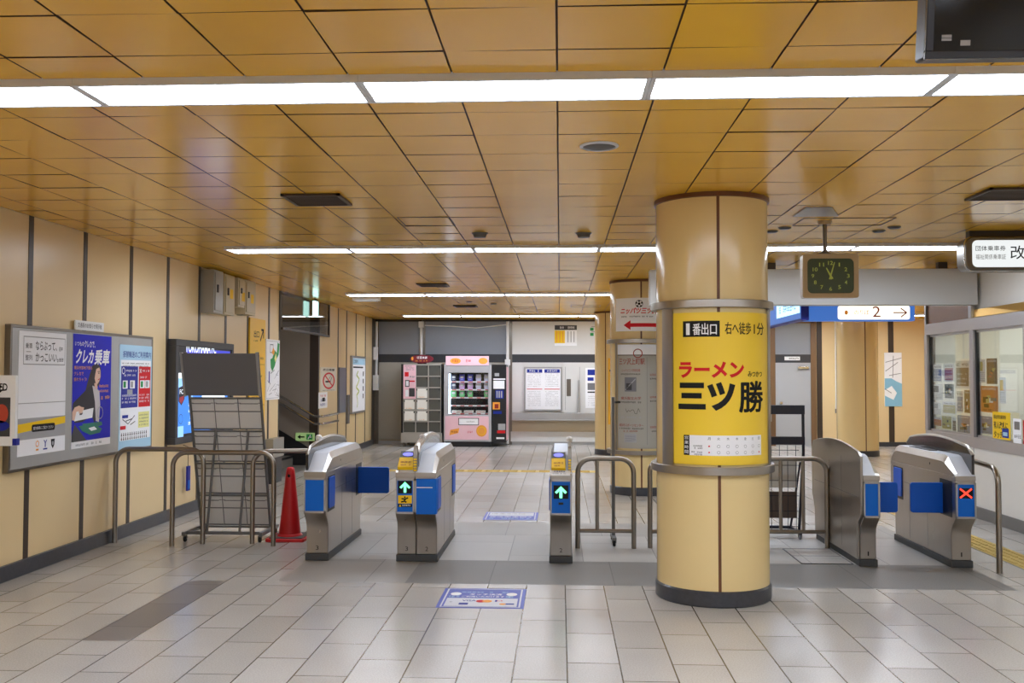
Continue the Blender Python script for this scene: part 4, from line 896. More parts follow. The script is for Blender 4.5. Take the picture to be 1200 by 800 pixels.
mb = MB(); mb.box(ex-.02, ex+.02, 16.18, 16.42, ez0, ez1, 'lit_cyan'); mb.build('lit_case', t, bevel=.006)
mb = MB(); mb.box(ex-.025, ex+.025, 16.175, 16.425, ez1, ez1+.015, 'dark_grey'); mb.build('cap', t)
for y in (16.23, 16.37):
    mb = MB(); mb.tube([(ex, y, ez1+.015), (ex, y, H)], .008, 'steel_dark', 6); mb.build('hanger', t)
# first aid defibrillator sign at the picture edge
t = thing('aed_sign', 'white framed AED sign projecting from the left wall at the picture edge', 'sign', (-4.18, 7.0, 1.07))
mb = MB(); mb.box(-4.3, -4.047, 7.0, 7.03, 1.075, 1.6, 'white'); s = FW(mb, -4.3, 1.075, 7.0); s.text('AED', .09, .41, .1, .055, 'ink', 1, .02); s.rect(.015, .07, .215, .36, 'dark_grey', 1); s.disc(.15, .24, .05, .07, mat('print_flame', (190,70,50), .5), 2); s.disc(.13, .15, .08, .04, 'print_navy', 2)
mb.build('panel', t, bevel=.003)
mb = MB(); mb.box(XL, -4.28, 6.995, 7.035, 1.1, 1.58, 'alu'); mb.build('bracket', t)
mb = MB(); mb.box(-4.06, -4.03, 6.99, 7.035, 1.08, 1.13, 'print_navy'); mb.build('corner_clip', t)
# strap hanging by the rack
mb = MB(); mb.tube([(XL+.002, 10.9, .8), (XL+.06, 10.9, .78), (XL+.06, 10.9, .55)], .004, 'black', 6); mb.box(XL+.05, XL+.07, 10.87, 10.95, .28, .56, 'print_navy'); mb.box(XL+.048, XL+.072, 10.88, 10.94, .3, .4, 'gate_blue')
props(mb.build('strap'), 'small blue strap hanging on the left wall below the lit box', 'strap')
mb = MB(); mb.box(XL, XL+.12, 14.0, 14.55, .38, .66, 'cab_grey'); mb.box(XL+.02, XL+.1, 14.05, 14.5, .0, .38, 'dark_grey')
props(mb.build('low_cabinet', bevel=.005), 'low grey metal box at the wall below the area map', 'cabinet')
# ================================================================== BACK WALL, VENDING MACHINES
def conduit(u, label, z0=0, z1=H, box=None):
    x = PY(u, 400, YB)[0]; t = thing('conduit', label, 'conduit', (x, YB-.05, z0), 'white conduits on the back wall')
    mb = MB(); mb.tube([(x, YB-.05, z0), (x, YB-.05, z1)], .035, 'white', 10); mb.build('pipe', t)
    if box:
        mb = MB(); mb.box(x-.06, x+.06, YB-.1, YB-.02, box-.07, box+.07, 'white'); mb.build('joint_box', t, bevel=.006)
    return t
conduit(441.5, 'white pipe in the back left corner with a joint box', 1.3, H-.05, 1.35)
conduit(494, 'white pipe on the back wall above the locker vending machine', 1.9, H-.05, H-.12)
conduit(595, 'white pipe on the back wall right of the pink vending machine', 0.02, H-.05, 1.9)
mb = MB(); mb.box(XL+.003, XL+.12, YB-.3, YB-.16, 1.25, 1.6, 'white'); props(mb.build('junction_box', bevel=.004), 'white junction box on the dark strip in the back left corner, lower one', 'junction box')
mb = MB(); mb.box(XL+.003, XL+.1, YB-.28, YB-.18, 1.95, 2.25, 'paper'); props(mb.build('junction_box', bevel=.004), 'white junction box on the dark strip in the back left corner, upper one', 'junction box')
mb = MB(); x0 = -3.15; mb.tube([(x0, YB-.03, 2.76), (x0+.6, YB-.03, 2.74), (x0+1.2, YB-.03, 2.7), (-1.2, YB-.03, 2.78)], .012, 'white', 6); props(mb.build('cable'), 'thin white cable sagging along the top of the grey back panel', 'cable')
# steel counter and boards
mb = MB(); mb.box(-1.1, 4.78, YB-.28, YB-.02, .565, .6, 'alu'); mb.box(-1.1, 4.78, YB-.28, YB-.25, .6, .74, 'alu'); mb.box(-1.1, 4.78, YB-.25, YB-.02, .715, .742, 'alu'); props(mb.build('counter', bevel=.006), 'long steel counter along the white back wall', 'counter')
def back_board(name, label, cat, u0, v0, u1, v1, draw, frame=None, d=.02, base='paper', y=YB):
    x0, z1 = PY(u0, v0, y); x1, z0 = PY(u1, v1, y)
    t = thing(name, label, cat, ((x0+x1)/2, y, z0)); mb = MB(); mb.box(x0, x1, y-d, y, z0, z1, base); s = FW(mb, x0, z0, y-d); draw(s, x1-x0, z1-z0); mb.build('sheet', t)
    if frame:
        mb = MB(); w = .035
        for q in ((x0-w,x1+w,z0-w,z0),(x0-w,x1+w,z1,z1+w),(x0-w,x0,z0,z1),(x1,x1+w,z0,z1)): mb.box(q[0], q[1], y-d-.015, y, q[2], q[3], frame)
        mb.build('frame', t, bevel=.003)
    return t
def d_time(s, W, Hh):
    for k in range(2):
        a = .03+k*W/2; w = W/2-.05; s.rect(a, Hh-.1, a+w, Hh-.02, 'ink_blue', 1); s.blobs(a+.06, Hh-.085, w-.12, .05, 'ink_white', 2, seed=k); s.rect(a, .46, a+w, .475, 'ink_red', 1)
        for q in range(9): s.blobs(a+.02, .08+.04*q, w-.05, .018, 'ink_pale', 1, seed=q)
        for q in range(8): s.blobs(a+.02, .52+.042*q, w-.05, .018, 'ink_pale', 1, seed=q+9)
back_board('timetable_board', 'steel framed fare notice board with two sheets above the steel counter', 'notice board', 616, 431.5, 657, 479.5, d_time, 'alu')
def d_top(s, W, Hh):
    s.rect(0, Hh-.11, W, Hh, 'dark_grey', 1); s.blobs(.05, Hh-.085, .16, .06, 'ink_white', 2); s.blobs(W/2+.05, Hh-.085, .16, .06, 'ink_white', 2)
    s.rect(0, .06, W*.46, Hh-.12, 'ink_yellow', 1); s.rect(W*.5, .06, W, Hh-.12, 'white', 1)
    for k in range(3): s.rect(.04+.07*k, .08, .06+.07*k, Hh-.14, 'ink_orange', 2); s.rect(W*.58+.07*k, .08, W*.58+.02+.07*k, Hh-.14, 'ink_pale', 2)
back_board('timetable', 'yellow and white train timetable high on the white back wall', 'timetable', 650, 381, 676, 405, d_top, d=.012)
def d_tree(s, W, Hh):
    for k, (a, b) in enumerate(((.05,.05),(.17,.05),(.3,.05),(.05,.17),(.18,.17),(.3,.17),(.17,.28))): s.rect(a, b, a+.08, b+.07, ('ink_green','ink_grey','ink_green')[k%3], 1)
    for z in (.14,.26): s.rect(.08, z, .34, z+.01, 'ink_grey', 1)
back_board('route_diagram', 'small green and grey route diagram high on the white wall by the far column', 'diagram', 689, 382, 700, 396, d_tree, d=.008, base='back_white')
def d_info(s, W, Hh):
    for k, (m, z, h) in enumerate((('ink_blue',.82,.13),('ink_blue',.68,.08),('ink_grey',.45,.16),('ink',.38,.03))): s.rect(.05, z*Hh, .05+(.3,.14,.17,.24)[k], z*Hh+h, m, 1)
    for q in range(5): s.blobs(.06, .06+.05*q, W-.15, .02, 'ink_pale', 1, seed=q)
back_board('information_sheet', 'white information sheet with blue headings beside the far column', 'notice', 686, 431, 705, 478, d_info, d=.01)
mb = MB(); x0, z1 = PY(664, 444, YB); x1, z0 = PY(669, 464, YB); mb.box(x0, x1, YB-.02, YB, z0, z1, 'steel_dark'); props(mb.build('vent_plate', bevel=.004), 'small grey vent plate right of the fare notice board', 'vent plate')
mb = MB(); x0, z1 = PY(676.5, 445, YB); x1, z0 = PY(680, 483, YB); mb.prism([(x0,.742),(x1,.742),(x1-.01,z1),(x0+.03,z1)], 'y', YB-.06, YB-.01, 'alu'); props(mb.build('pull_handle', bevel=.004), 'tall grey steel handle strip on the white back wall', 'handle strip')

VY = 21.55
mat('vm_pink', (240,196,206), .4, noise=.05, scale=4); mat('vm_silver', (196,196,200), .35, .5); mat('vm_black', (20,20,24), .35); mat('vm_dark', (26,28,34), .5)
mat('lk_frame', (176,172,164), .4, .3); mat('lk_pane', (92,92,86), .2, .2); mat('parcel', (240,238,230), .6); mat('maroon', (112,20,36), .5); mat('lit_strip', (220,240,255), emit=6); mat('lit_sheet', (255,236,238), emit=.55)
# locker vending machine
def v(u, w): return PY(u, w, VY)
t = thing('locker_vending_machine', 'tall locker vending machine with glass doors at the back wall, left one', 'vending machine', (-3.1, 21.9, 0))
X0, X1 = -3.565, -2.635; ZT = 1.85
mb = MB(); mb.box(X0, X1, VY+.02, YB-.06, .09, ZT, 'vm_black'); mb.box(X0, X1, VY, VY+.04, .09, .31, 'lk_frame'); mb.box(X0, X0+.05, VY, VY+.05, .31, ZT, 'vm_black'); mb.box(X1-.03, X1, VY, VY+.05, .31, ZT, 'vm_black'); mb.box(X0+.05, X1-.03, VY, VY+.04, ZT-.02, ZT, 'lk_frame'); mb.build('body', t, bevel=.003)
for x in (X0+.06, X1-.06):
    for y in (VY+.06, YB-.14):
        mb = MB(); mb.lathe([(.03,0),(.03,.09)], (x, y, 0), 'steel_dark', 12); mb.build('foot', t)
cw = (X1-X0-.08)/3; rh = (ZT-.02-.31)/6.0
boxes = []
for c in range(3):
    for r in range(6):
        a = X0+.05+cw*c; z = .31+rh*r
        if c == 0 and r >= 3: continue
        mb = MB(); w = .012
        for q in ((a,a+w,z,z+rh),(a+cw-w,a+cw,z,z+rh),(a,a+cw,z,z+w),(a,a+cw,z+rh-w,z+rh)): mb.box(q[0], q[1], VY-.005, VY+.02, q[2], q[3], 'lk_frame')
        mb.box(a+cw-.05, a+cw-.02, VY-.012, VY, z+rh-.06, z+rh-.03, 'black'); mb.box(a+.015, a+.035, VY-.012, VY, z+rh-.07, z+rh-.03, 'black')
        white = (c, r) in ((0,1),(0,2),(1,1),(1,2),(1,3))
        if white: boxes.append((a, z))
        mb.box(a+w, a+cw-w, VY+.004, VY+.01, z+w, z+rh-w, 'lk_pane'); mb.build('compartment_door', t)
mb = MB(); a = X0+.05; mb.box(a, a+cw, VY-.01, VY+.02, .31+rh*3, ZT-.02, 'vm_pink'); s = FW(mb, a, .31+rh*3, VY-.01)
s.rect(.05, .05, .12, .2, 'ink_white', 1); s.rect(.13, .05, .26, .24, 'dark_grey', 1); s.rect(.04, .27, .14, .42, 'dark_grey', 1); s.rect(.06, .29, .12, .4, 'ink_white', 2); s.rect(.14, .38, .26, .41, 'ink_red', 1); s.rect(.03, .5, .12, .6, 'ink_red', 1)
for k in range(3): s.blobs(.04, .64+.04*k, .2, .025, 'ink_grey', 1, seed=k)
s.blobs(.14, .47, .12, .05, 'ink_grey', 1); mb.build('payment_panel', t, bevel=.003)['label'] = 'pink control panel with two small screens'
for k, (a, z) in enumerate(boxes):
    mb = MB(); mb.box(a+.025, a+cw-.025, VY-.004, VY+.0038, z+.018, z+rh-.02, 'parcel'); s = FW(mb, a, z, VY-.004); s.blobs(.06, .03, .14, .02, 'ink_orange', 1, seed=k)
    props(mb.build('parcel'), 'white parcel in the front of the locker vending machine, %s' % ('bottom left','middle left','bottom centre','middle centre','top centre')[k], 'parcel', 'white parcels in the locker vending machine')
mb = MB(); x, z = v(494, 420.5); P = [(x+.27*math.cos(a)*(1 if abs(math.cos(a)) < .8 else 1.0), z+.1*math.sin(a)*(1.0 if k % 2 else .9)) for k, a in enumerate([2*PI*i/20 for i in range(20)])]
mb.prism(P, 'y', VY+.02, VY+.06, 'maroon'); s = FW(mb, x-.27, z-.1, VY+.02); s.blobs(.11, .1, .36, .06, 'ink_white', 1, seed=2); s.blobs(.13, .045, .28, .03, 'ink_orange', 1); s.disc(.06, .11, .025, .04, 'ink_orange', 1)
mb.box(x-.1, x+.1, VY+.06, VY+.1, 1.852, z, 'black')
props(mb.build('sign_board', bevel=.003), 'dark red oval sign standing on top of the locker vending machine', 'sign')

# snack vending machine
t = thing('snack_vending_machine', 'pink and silver snack vending machine with a lit window and black payment column', 'vending machine', (-1.9, 21.9, 0))
X0, X1, X2, ZT = -2.6, -1.53, -1.2, 1.84
wx0, wz1 = v(526, 436.5); wx1, wz0 = v(572, 486)
mb = MB(); D = .36
mb.box(X0, X1, VY+D, YB-.07, .12, ZT, 'vm_silver'); mb.box(X0, wx0, VY, VY+D, .12, ZT, 'vm_silver'); mb.box(wx1, X1, VY, VY+D, .12, ZT, 'vm_silver'); mb.box(wx0, wx1, VY, VY+D, .12, wz0, 'vm_silver'); mb.box(wx0, wx1, VY, VY+D, wz1, ZT, 'vm_silver')
mb.box(X0+.03, X1-.02, VY+.05, YB-.1, .0, .12, 'vm_black'); mb.build('cabinet', t, bevel=.004)
mb = MB(); mb.box(wx0, wx1, VY+D-.01, VY+D, wz0, wz1, 'vm_dark'); mb.box(wx1-.005, wx1, VY+.01, VY+D-.01, wz0, wz1, 'vm_dark'); mb.box(wx0, wx1, VY+.01, VY+D-.01, wz0, wz0+.01, 'vm_dark'); mb.box(wx0, wx1, VY+.01, VY+D-.01, wz1-.01, wz1, 'vm_dark'); mb.build('inner_lining', t)
mb = MB(); mb.box(wx0+.002, wx0+.035, VY+.014, VY+.03, wz0+.02, wz1-.02, 'lit_strip'); mb.build('window_lamp', t)['label'] = 'white lamp down the left side of the window'
mb = MB(); mb.box(wx0, wx1, VY+.004, VY+.01, wz0, wz1, glass('vm_glass', (.97,.98,.99), .03)); mb.build('window_pane', t)
sh = [wz0+.035+(wz1-wz0-.05)*k/5 for k in range(5)]
for z in sh:
    mb = MB(); mb.box(wx0+.035, wx1-.005, VY+.05, VY+D-.02, z-.012, z, 'vm_silver'); mb.box(wx0+.035, wx1-.005, VY+.045, VY+.05, z-.028, z+.004, 'white'); s = FW(mb, wx0+.04, z-.028, VY+.045)
    for k in range(5): s.rect(.03+.19*k*.98, .006, .12+.19*k*.98, .024, 'ink_red', 1)
    mb.build('shelf', t)
mb = MB(); mb.box(X0+.04, X1-.06, VY-.015, VY+.01, 1.82, 2.03, 'vm_pink'); s = FW(mb, X0+.04, 1.82, VY-.015); s.disc(.22, .1, .12, .065, 'ink_orange', 1); s.blobs(.15, .075, .14, .05, 'ink_red', 2, seed=3); s.blobs(.45, .075, .22, .06, 'ink_red', 1); s.disc(.84, .1, .1, .07, 'ink_orange', 1)
mb.build('header_panel', t, bevel=.006)['label'] = 'pale pink header with orange emblems'
mb = MB(); mb.box(X0+.03, X1-.06, VY-.012, VY+.01, .16, wz0-.03, 'vm_pink'); s = FW(mb, X0+.03, .16, VY-.012); Hh = wz0-.19
s.rect(.3, Hh-.2, .76, Hh-.04, 'black', 1); s.rect(.315, Hh-.185, .745, Hh-.055, 'paper', 2); s.blobs(.4, Hh-.14, .26, .04, 'ink_pale', 3)
s.poly([(.1,.1),(.3,.15),(.32,.26),(.12,.22)], 'ink_orange', 1); s.blobs(.14, .15, .14, .05, 'ink_brown', 2); s.blobs(.4, .15, .22, .05, 'ink_red', 1); s.disc(.82, .2, .12, .13, 'ink_orange', 1); s.ring(.82, .2, .08, .09, 'ink_yellow', 2)
mb.build('lower_panel', t, bevel=.004)['label'] = 'pink lower panel with delivery flap and emblems'
mb = MB(); mb.box(X1+.01, X2, VY+.0, YB-.1, .1, ZT, 'vm_black'); s = FW(mb, X1+.01, .1, VY)
s.rect(.03, 1.2, .28, 1.38, 'ink_white', 1); s.rect(.06, 1.48, .16, 1.55, 'ink_pale', 1); s.rect(.03, 1.4, .3, 1.43, 'ink_white', 1); s.rect(.08, .98, .26, 1.17, 'ink_blue', 1)
for k in range(3): s.rect(.1+.05*k, 1.0, .13+.05*k, 1.15, 'ink_pale', 2)
s.rect(.02, .74, .18, .9, 'ink_orange', 1); s.rect(.06, .76, .15, .86, 'ink_brown', 2); s.rect(.03, .64, .22, .7, 'ink_blue', 1); s.rect(.14, .28, .3, .42, 'ink_pale', 1); s.rect(.12, .21, .3, .27, 'ink_red', 1); s.rect(.1, .08, .28, .12, 'ink_white', 1)
mb.build('payment_column', t, bevel=.004)['label'] = 'black payment column with keypad and slots'
mb = MB(); mb.box(X2, X2+.012, VY+.05, YB-.12, .15, ZT-.05, 'vm_pink'); mb.build('side_panel', t)
# snacks on the shelves
mat('bag_blue', (96,96,210), .4); mat('bag_lilac', (230,180,234), .4); mat('bag_pale', (226,222,244), .4); mat('bag_green', (110,220,130), .4); mat('bag_dark', (50,60,96), .4)
def snack(x, z, w, h, m, label, group):
    mb = MB(); y = VY+.09
    mb.prism([(x-w/2,z),(x-w/2+.006,z+h*.12),(x-w/2-.004,z+h*.5),(x-w/2+.006,z+h*.88),(x-w/2,z+h),(x+w/2,z+h),(x+w/2-.006,z+h*.88),(x+w/2+.004,z+h*.5),(x+w/2-.006,z+h*.12),(x+w/2,z)], 'y', y, y+.05, m)
    s = FW(mb, x-w/2, z, y); s.rect(w*.2, h*.45, w*.8, h*.75, 'ink_white', 1); s.blobs(w*.2, h*.2, w*.6, h*.14, 'ink_white', 1)
    props(mb.build('snack_packet', bevel=.006), label, 'snack packet', group)
px = [wx0+.1+.19*k*.98 for k in range(5)]; PS = ORD
for r, ms, nm in ((4, ('bag_dark','bag_blue','bag_blue','bag_pale','bag_pale'), 'top'), (3, ('bag_dark','bag_lilac','bag_lilac','bag_pale','bag_pale'), 'second'), (2, ('bag_green','bag_green','bag_green',None,'bag_green'), 'middle')):
    for k, m in enumerate(ms):
        if m: snack(px[k], sh[r], .12, .155, m, '%s snack packet, %s from the left on the %s shelf of the vending window' % ({'bag_dark':'dark blue','bag_blue':'blue','bag_lilac':'lilac','bag_pale':'pale','bag_green':'green'}[m], PS[k], nm), 'snack packets in the vending machine window')
for k in range(3):
    x = wx0+.17+.27*k; mb = MB(); mb.box(x-.11, x+.11, VY+.08, VY+.2, sh[0], sh[0]+.06, 'parcel'); s = FW(mb, x-.11, sh[0], VY+.08); s.blobs(.03, .015, .16, .025, 'ink_red', 1, seed=k)
    props(mb.build('white_carton', bevel=.004), 'flat white carton, %s from the left on the lowest shelf of the snack vending machine' % ORD[k], 'carton', 'white cartons in the vending machine window')

# right end of the back wall
def d_map(s, W, Hh):
    s.rect(0, 0, W, Hh*.52, mat('print_water', (140,196,222), .5), 1); s.poly([(0,Hh*.3),(W*.4,Hh*.38),(W*.7,Hh*.25),(W*.5,Hh*.12),(0,Hh*.2)], 'paper', 2); s.poly([(W*.4,Hh*.52),(W,Hh*.52),(W,Hh*.42),(W*.7,Hh*.46)], 'paper', 2)
    for p, q in (((.02,.8),(.3,1.0)),((.1,.7),(.36,.75)),((.18,.65),(.2,1.15)),((.02,1.0),(.38,1.1)),((.0,.4),(.15,.3))): s.line(p, q, .012, 'ink_grey', 3)
back_board('harbour_map', 'white and blue map sheet on the cream wall right of the orange lit column', 'map', 1036, 413, 1057, 476, d_map, d=.02, y=YB-.01)
mb = MB(); x, z = PY(981, 484, YB-.03); mb.box(x-.035, x+.035, YB-.06, YB-.01, z+.1, H-.02, 'white'); mb.box(x-.04, x+.04, YB-.065, YB-.01, z, z+.1, 'rack_frame'); props(mb.build('cable_cover', bevel=.004), 'white vertical cable cover on the cream wall left of the orange lit column', 'cable cover')

# ================================================================== HANGING SIGNS, CLOCK, SCREEN
mat('sign_blue', (60,125,220), emit=.7); mat('lit_white', (255,250,232), emit=1.5); mat('lit_aqua', (190,240,255), emit=1.6); mat('sign_face', (246,250,250), emit=.95)
t = thing('platform_sign', 'long blue lit sign with a yellow white panel reading 2 and a right arrow', 'sign', (5, 17.6, 2.55))
x0 = PY(880, 360, 17.5)[0]; xm0, zt = PY(981, 358, 17.5); xm1, zb = PY(1067, 374.5, 17.5); x1 = PY(1072, 360, 17.5)[0]
mb = MB(); mb.box(x0, x1, 17.5, 17.72, zb-.02, zt+.02, 'sign_blue'); mb.build('case', t, bevel=.006)
mb = MB(); s = FW(mb, xm0, zb, 17.5); W, Hh = xm1-xm0, zt-zb; s.poly(roundrect(.01, .005, W-.01, Hh-.005, .04), 'lit_white', 1); s.text('2', .62, .05, .14, .19, 'ink_brown', 2); s.text('のりば', .3, .09, .26, .09, 'ink_orange', 2, res=2); s.disc(.16, .13, .03, .04, 'ink_orange', 2)
s.line((W-.3,Hh/2),(W-.07,Hh/2),.02,'ink_brown',2); s.line((W-.17,Hh/2+.08),(W-.065,Hh/2),.02,'ink_brown',2); s.line((W-.17,Hh/2-.08),(W-.065,Hh/2),.02,'ink_brown',2); mb.build('lit_panel', t)['label'] = 'lit pale yellow panel with the number 2 and arrow'
for x in (x0+.4, x1-.3):
    mb = MB(); mb.box(x-.03, x+.03, 17.58, 17.64, zt+.02, H, 'steel_dark'); mb.build('hanger', t)
t = thing('side_sign', 'blue lit sign running away from the gates below the white beam, seen at a slant', 'sign', (2.95, 12.6, 2.2))
xa = PY(939, 360, 11.5)[0]; mb = MB(); mb.box(xa, xa+.09, 11.5, 13.6, 2.26, 2.6, 'print_navy'); mb.build('case', t, bevel=.004)
mb = MB(); mb.box(xa-.004, xa, 11.52, 13.58, 2.28, 2.58, 'sign_blue'); s = Sheet(mb, (xa-.004, 13.58, 2.28), (0,-1,0), (0,0,1), (-1,0,0)); s.rect(.8, .07, 2.03, .28, 'lit_aqua', 1); s.blobs(.95, .12, .9, .1, 'sign_blue', 2); mb.build('lit_face', t)['label'] = 'lit blue face with a pale aqua panel'
for y in (11.9, 13.2):
    mb = MB(); mb.box(xa+.03, xa+.06, y-.02, y+.02, 2.6, H, 'steel_dark'); mb.build('hanger', t)
# clock
mat('clock_case', (176,150,108), .4, .3); mat('clock_face', (56,68,22), .4); mat('clock_num', (196,210,90), .5)
t = thing('hanging_clock', 'square dark green faced clock hanging from the ceiling before the white beam', 'clock', (2.245, 8.16, 2.25)); cx, cz, cy = 2.243, 2.435, 8.1
def cprism(w, h, r, y0, y1, m, name, par, bev=.006):
    mb = MB(); mb.prism(roundrect(cx-w/2, cz-h/2, cx+w/2, cz+h/2, r), 'y', y0, y1, m); return mb, name, par, bev
mb = MB(); mb.prism(roundrect(cx-.225, cz-.18, cx+.225, cz+.18, .02), 'y', cy+.012, cy+.11, 'white'); mb.build('case', t, bevel=.004)
mb = MB(); P0 = roundrect(cx-.228, cz-.183, cx+.228, cz+.183, .02, 5); P1 = roundrect(cx-.19, cz-.145, cx+.19, cz+.145, .04, 5); n = len(P0)
V = [(p[0], cy, p[1]) for p in P0]+[(p[0], cy+.004, p[1]) for p in P1]+[(p[0], cy+.02, p[1]) for p in P0]+[(p[0], cy+.014, p[1]) for p in P1]
mb.add(V, [(i,(i+1)%n,(i+1)%n+n,i+n) for i in range(n)]+[(i,(i+1)%n,(i+1)%n+2*n,i+2*n) for i in range(n)]+[(i+n,(i+1)%n+n,(i+1)%n+3*n,i+3*n) for i in range(n)], 'clock_case'); mb.build('bezel', t)['label'] = 'tan bezel'
mb = MB(); s = FW(mb, cx, cz, cy+.01); s.poly(roundrect(-.192, -.147, .192, .147, .04), 'clock_face', 0)
for k in range(1, 13):
    a = PI/2-2*PI*k/12; w = .022 if k < 10 else .04; h = .032; x = .145*math.cos(a); z = .108*math.sin(a); s.text(str(k), x-w/2, z-h/2, w, h, 'clock_num', 1, .01)
mb.build('face', t)
for nm, ang, ln, w in (('hour_hand', 90+28, .075, .012), ('minute_hand', 90-16, .118, .009)):
    mb = MB(); s = FW(mb, cx, cz, cy+.006); a = math.radians(ang); d_ = (math.cos(a), math.sin(a)); p_ = (-d_[1]*w/2, d_[0]*w/2); tl = .03
    s.poly([(-d_[0]*tl+p_[0]*1.6, -d_[1]*tl+p_[1]*1.6), (-d_[0]*tl-p_[0]*1.6, -d_[1]*tl-p_[1]*1.6), (d_[0]*ln-p_[0]*.7, d_[1]*ln-p_[1]*.7), (d_[0]*ln+p_[0]*.7, d_[1]*ln+p_[1]*.7)], 'clock_num', 1 if nm[0] == 'h' else 3); mb.build(nm, t)
mb = MB(); mb.tube([(cx-.03, cy+.06, cz+.18), (cx-.03, cy+.06, H)], .017, 'steel_dark', 12); mb.build('pole', t)
mb = MB(); mb.lathe([(0,.0),(.05,.0),(.055,.012),(.02,.03),(.02,.04)], (cx-.03, cy+.06, cz+.18), 'steel_dark', 20); mb.build('mount', t)
mb = MB(); mb.lathe([(0,-.03),(.05,-.03),(.06,0)], (cx-.03, cy+.06, H), 'clock_case', 20); mb.build('ceiling_rose', t)
# lit gate sign at the right
t = thing('gate_sign', 'white lit ticket gate sign with rounded ends hanging at the right picture edge', 'sign', (4.1, 8.78, 2.53))
x0, z1 = PY(1131.5, 277.5, 8.7); _, z0 = PY(1131.5, 317, 8.7); x1 = XR-.06
mb = MB(); mb.prism(roundrect(x0, z0, x1, z1, .07, 7), 'y', 8.7, 8.9, 'steel_dark'); mb.prism(roundrect(x0-.006, z0-.006, x1+.006, z1+.006, .07, 7), 'y', 8.72, 8.74, 'chrome'); mb.build('case', t, bevel=.008)
mb = MB(); s = FW(mb, x0, z0, 8.699); W, Hh = x1-x0, z1-z0; s.poly(roundrect(.055, .03, W-.03, Hh-.03, .045), 'sign_face', 1)
s.text('団体乗車券', .085, .175, .26, .045, 'ink', 2, .004); s.text('福祉関係乗車証', .085, .1, .26, .045, 'ink_grey', 2); s.text('改札', .385, .1, .26, .12, 'ink', 2, .005); s.text('口', .68, .1, .12, .12, 'ink', 2, .005); mb.build('lit_face', t)['label'] = 'white lit face with black lettering'
mb = MB(); mb.box(x0+.06, x1-.1, 8.76, 8.84, z1, H, 'wall_joint'); mb.build('ceiling_bracket', t)
# monitor
t = thing('monitor', 'black flat monitor hanging from the ceiling at the top right picture corner', 'monitor', (1.2, 2.1, 2.25))
tx0, tz0 = PY(1083.5, 69.5, 2.0); Wm, Hm = .95, .55; tl = math.radians(9); up = Vector((0, -math.sin(tl), math.cos(tl))); nn = Vector((0, -math.cos(tl), -math.sin(tl))); o0 = Vector((tx0, 2.0, tz0))
def tilted(a0, a1, b0, b1, h0, h1, m, mb):
    P = [o0+Vector((a,0,0))+up*b+nn*h for a in (a0,a1) for b in (b0,b1) for h in (h0,h1)]; mb.add(P, [(0,1,3,2),(4,6,7,5),(0,4,5,1),(2,3,7,6),(0,2,6,4),(1,5,7,3)], m)
mat('bezel', (44,46,54), .25); mat('screen', (8,8,9), .08)
mb = MB(); tilted(0, Wm, 0, Hm, -.06, -.002, 'vm_black', mb); mb.build('case', t, bevel=.006)
mb = MB(); w = .016
for q in ((0,Wm,0,w),(0,Wm,Hm-w,Hm),(0,w,w,Hm-w),(Wm-w,Wm,w,Hm-w)): tilted(*q, -.01, .004, 'bezel', mb)
mb.build('bezel', t, bevel=.002)
mb = MB(); tilted(w, Wm-w, w, Hm-w, -.004, .0, 'screen', mb); s = Sheet(mb, o0, (1,0,0), up, nn); s.rect(.032, .042, .052, .048, 'ink_pale', 1); s.rect(.032, .036, .052, .041, 'ink_pale', 1); s.rect(.07, .026, .09, .037, 'ink_pale', 1); mb.build('screen', t)
mb = MB(); mb.tube([(tx0+Wm/2, 2.09, 2.6), (tx0+Wm/2, 2.09, H)], .02, 'vm_black', 10); mb.box(tx0+Wm/2-.12, tx0+Wm/2+.12, 2.03, 2.1, 2.45, 2.66, 'vm_black'); mb.build('ceiling_pole', t)

# ================================================================== CEILING FITTINGS
mat('vent_brown', (70,52,36), .5); mat('spk', (96,92,88), .6); mat('cream_metal', (214,170,92), .3)
def vent(i, j, label, k=1):
    a, b = -.0123+i*T+.012, -.0123+(i+k)*T-.012; c, d = 3.346+j*T+.012, 3.346+(j+1)*T-.012
    t = thing('ceiling_vent', label, 'ceiling vent', ((a+b)/2, (c+d)/2, H), 'dark ceiling vents'); mb = MB()
    for q in ((a,b,c,c+.025),(a,b,d-.025,d),(a,a+.025,c,d),(b-.025,b,c,d)): mb.box(*q, H-.018, H-.002, 'vent_brown')
    mb.build('frame', t); mb = MB(); mb.box(a+.02, b-.02, c+.02, d-.02, H-.006, H-.002, 'black')
    for q in range(9): mb.box(a+.03, b-.03, c+.045+.04*q, c+.06+.04*q, H-.014, H-.006, 'vent_brown')
    mb.build('louvre', t)
vent(-4.43, 7.55, 'dark square ceiling vent left of centre, between the first and second lamp rows'); vent(6.55, 7.5, 'dark square ceiling vent above the white gate sign at the right', 1.3); vent(-4.5, 22.5, 'dark ceiling vent before the third lamp row'); vent(-4.4, 32, 'dark ceiling vent before the lamp row nearest the back wall')
def round_fit(x, y, r, h, m, name, label, cat, group=None, ringm='lamp_housing'):
    t = thing(name, label, cat, (x, y, H), group)
    mb = MB(); mb.lathe([(r,0),(r,-.006),(r*.86,-.012),(r*.84,-.004)], (x,y,H), ringm, 32); mb.build('rim', t)
    mb = MB(); mb.lathe([(r*.85,-.004),(r*.7,-h),(0,-h)], (x,y,H), m, 32); mb.build('grille', t)
round_fit(.22, 5.41, .11, .01, 'spk', 'ceiling_speaker', 'round flush ceiling speaker with a white rim near the nearest lamp row', 'speaker')
for x, y, l in ((-.73, 8.73, 'left'), (.215, 8.76, 'right')): round_fit(x, y, .075, .04, 'spk', 'smoke_detector', 'dark round ceiling detector just before the second lamp row, %s of the pair' % l, 'detector', 'round ceiling detectors', 'spk')
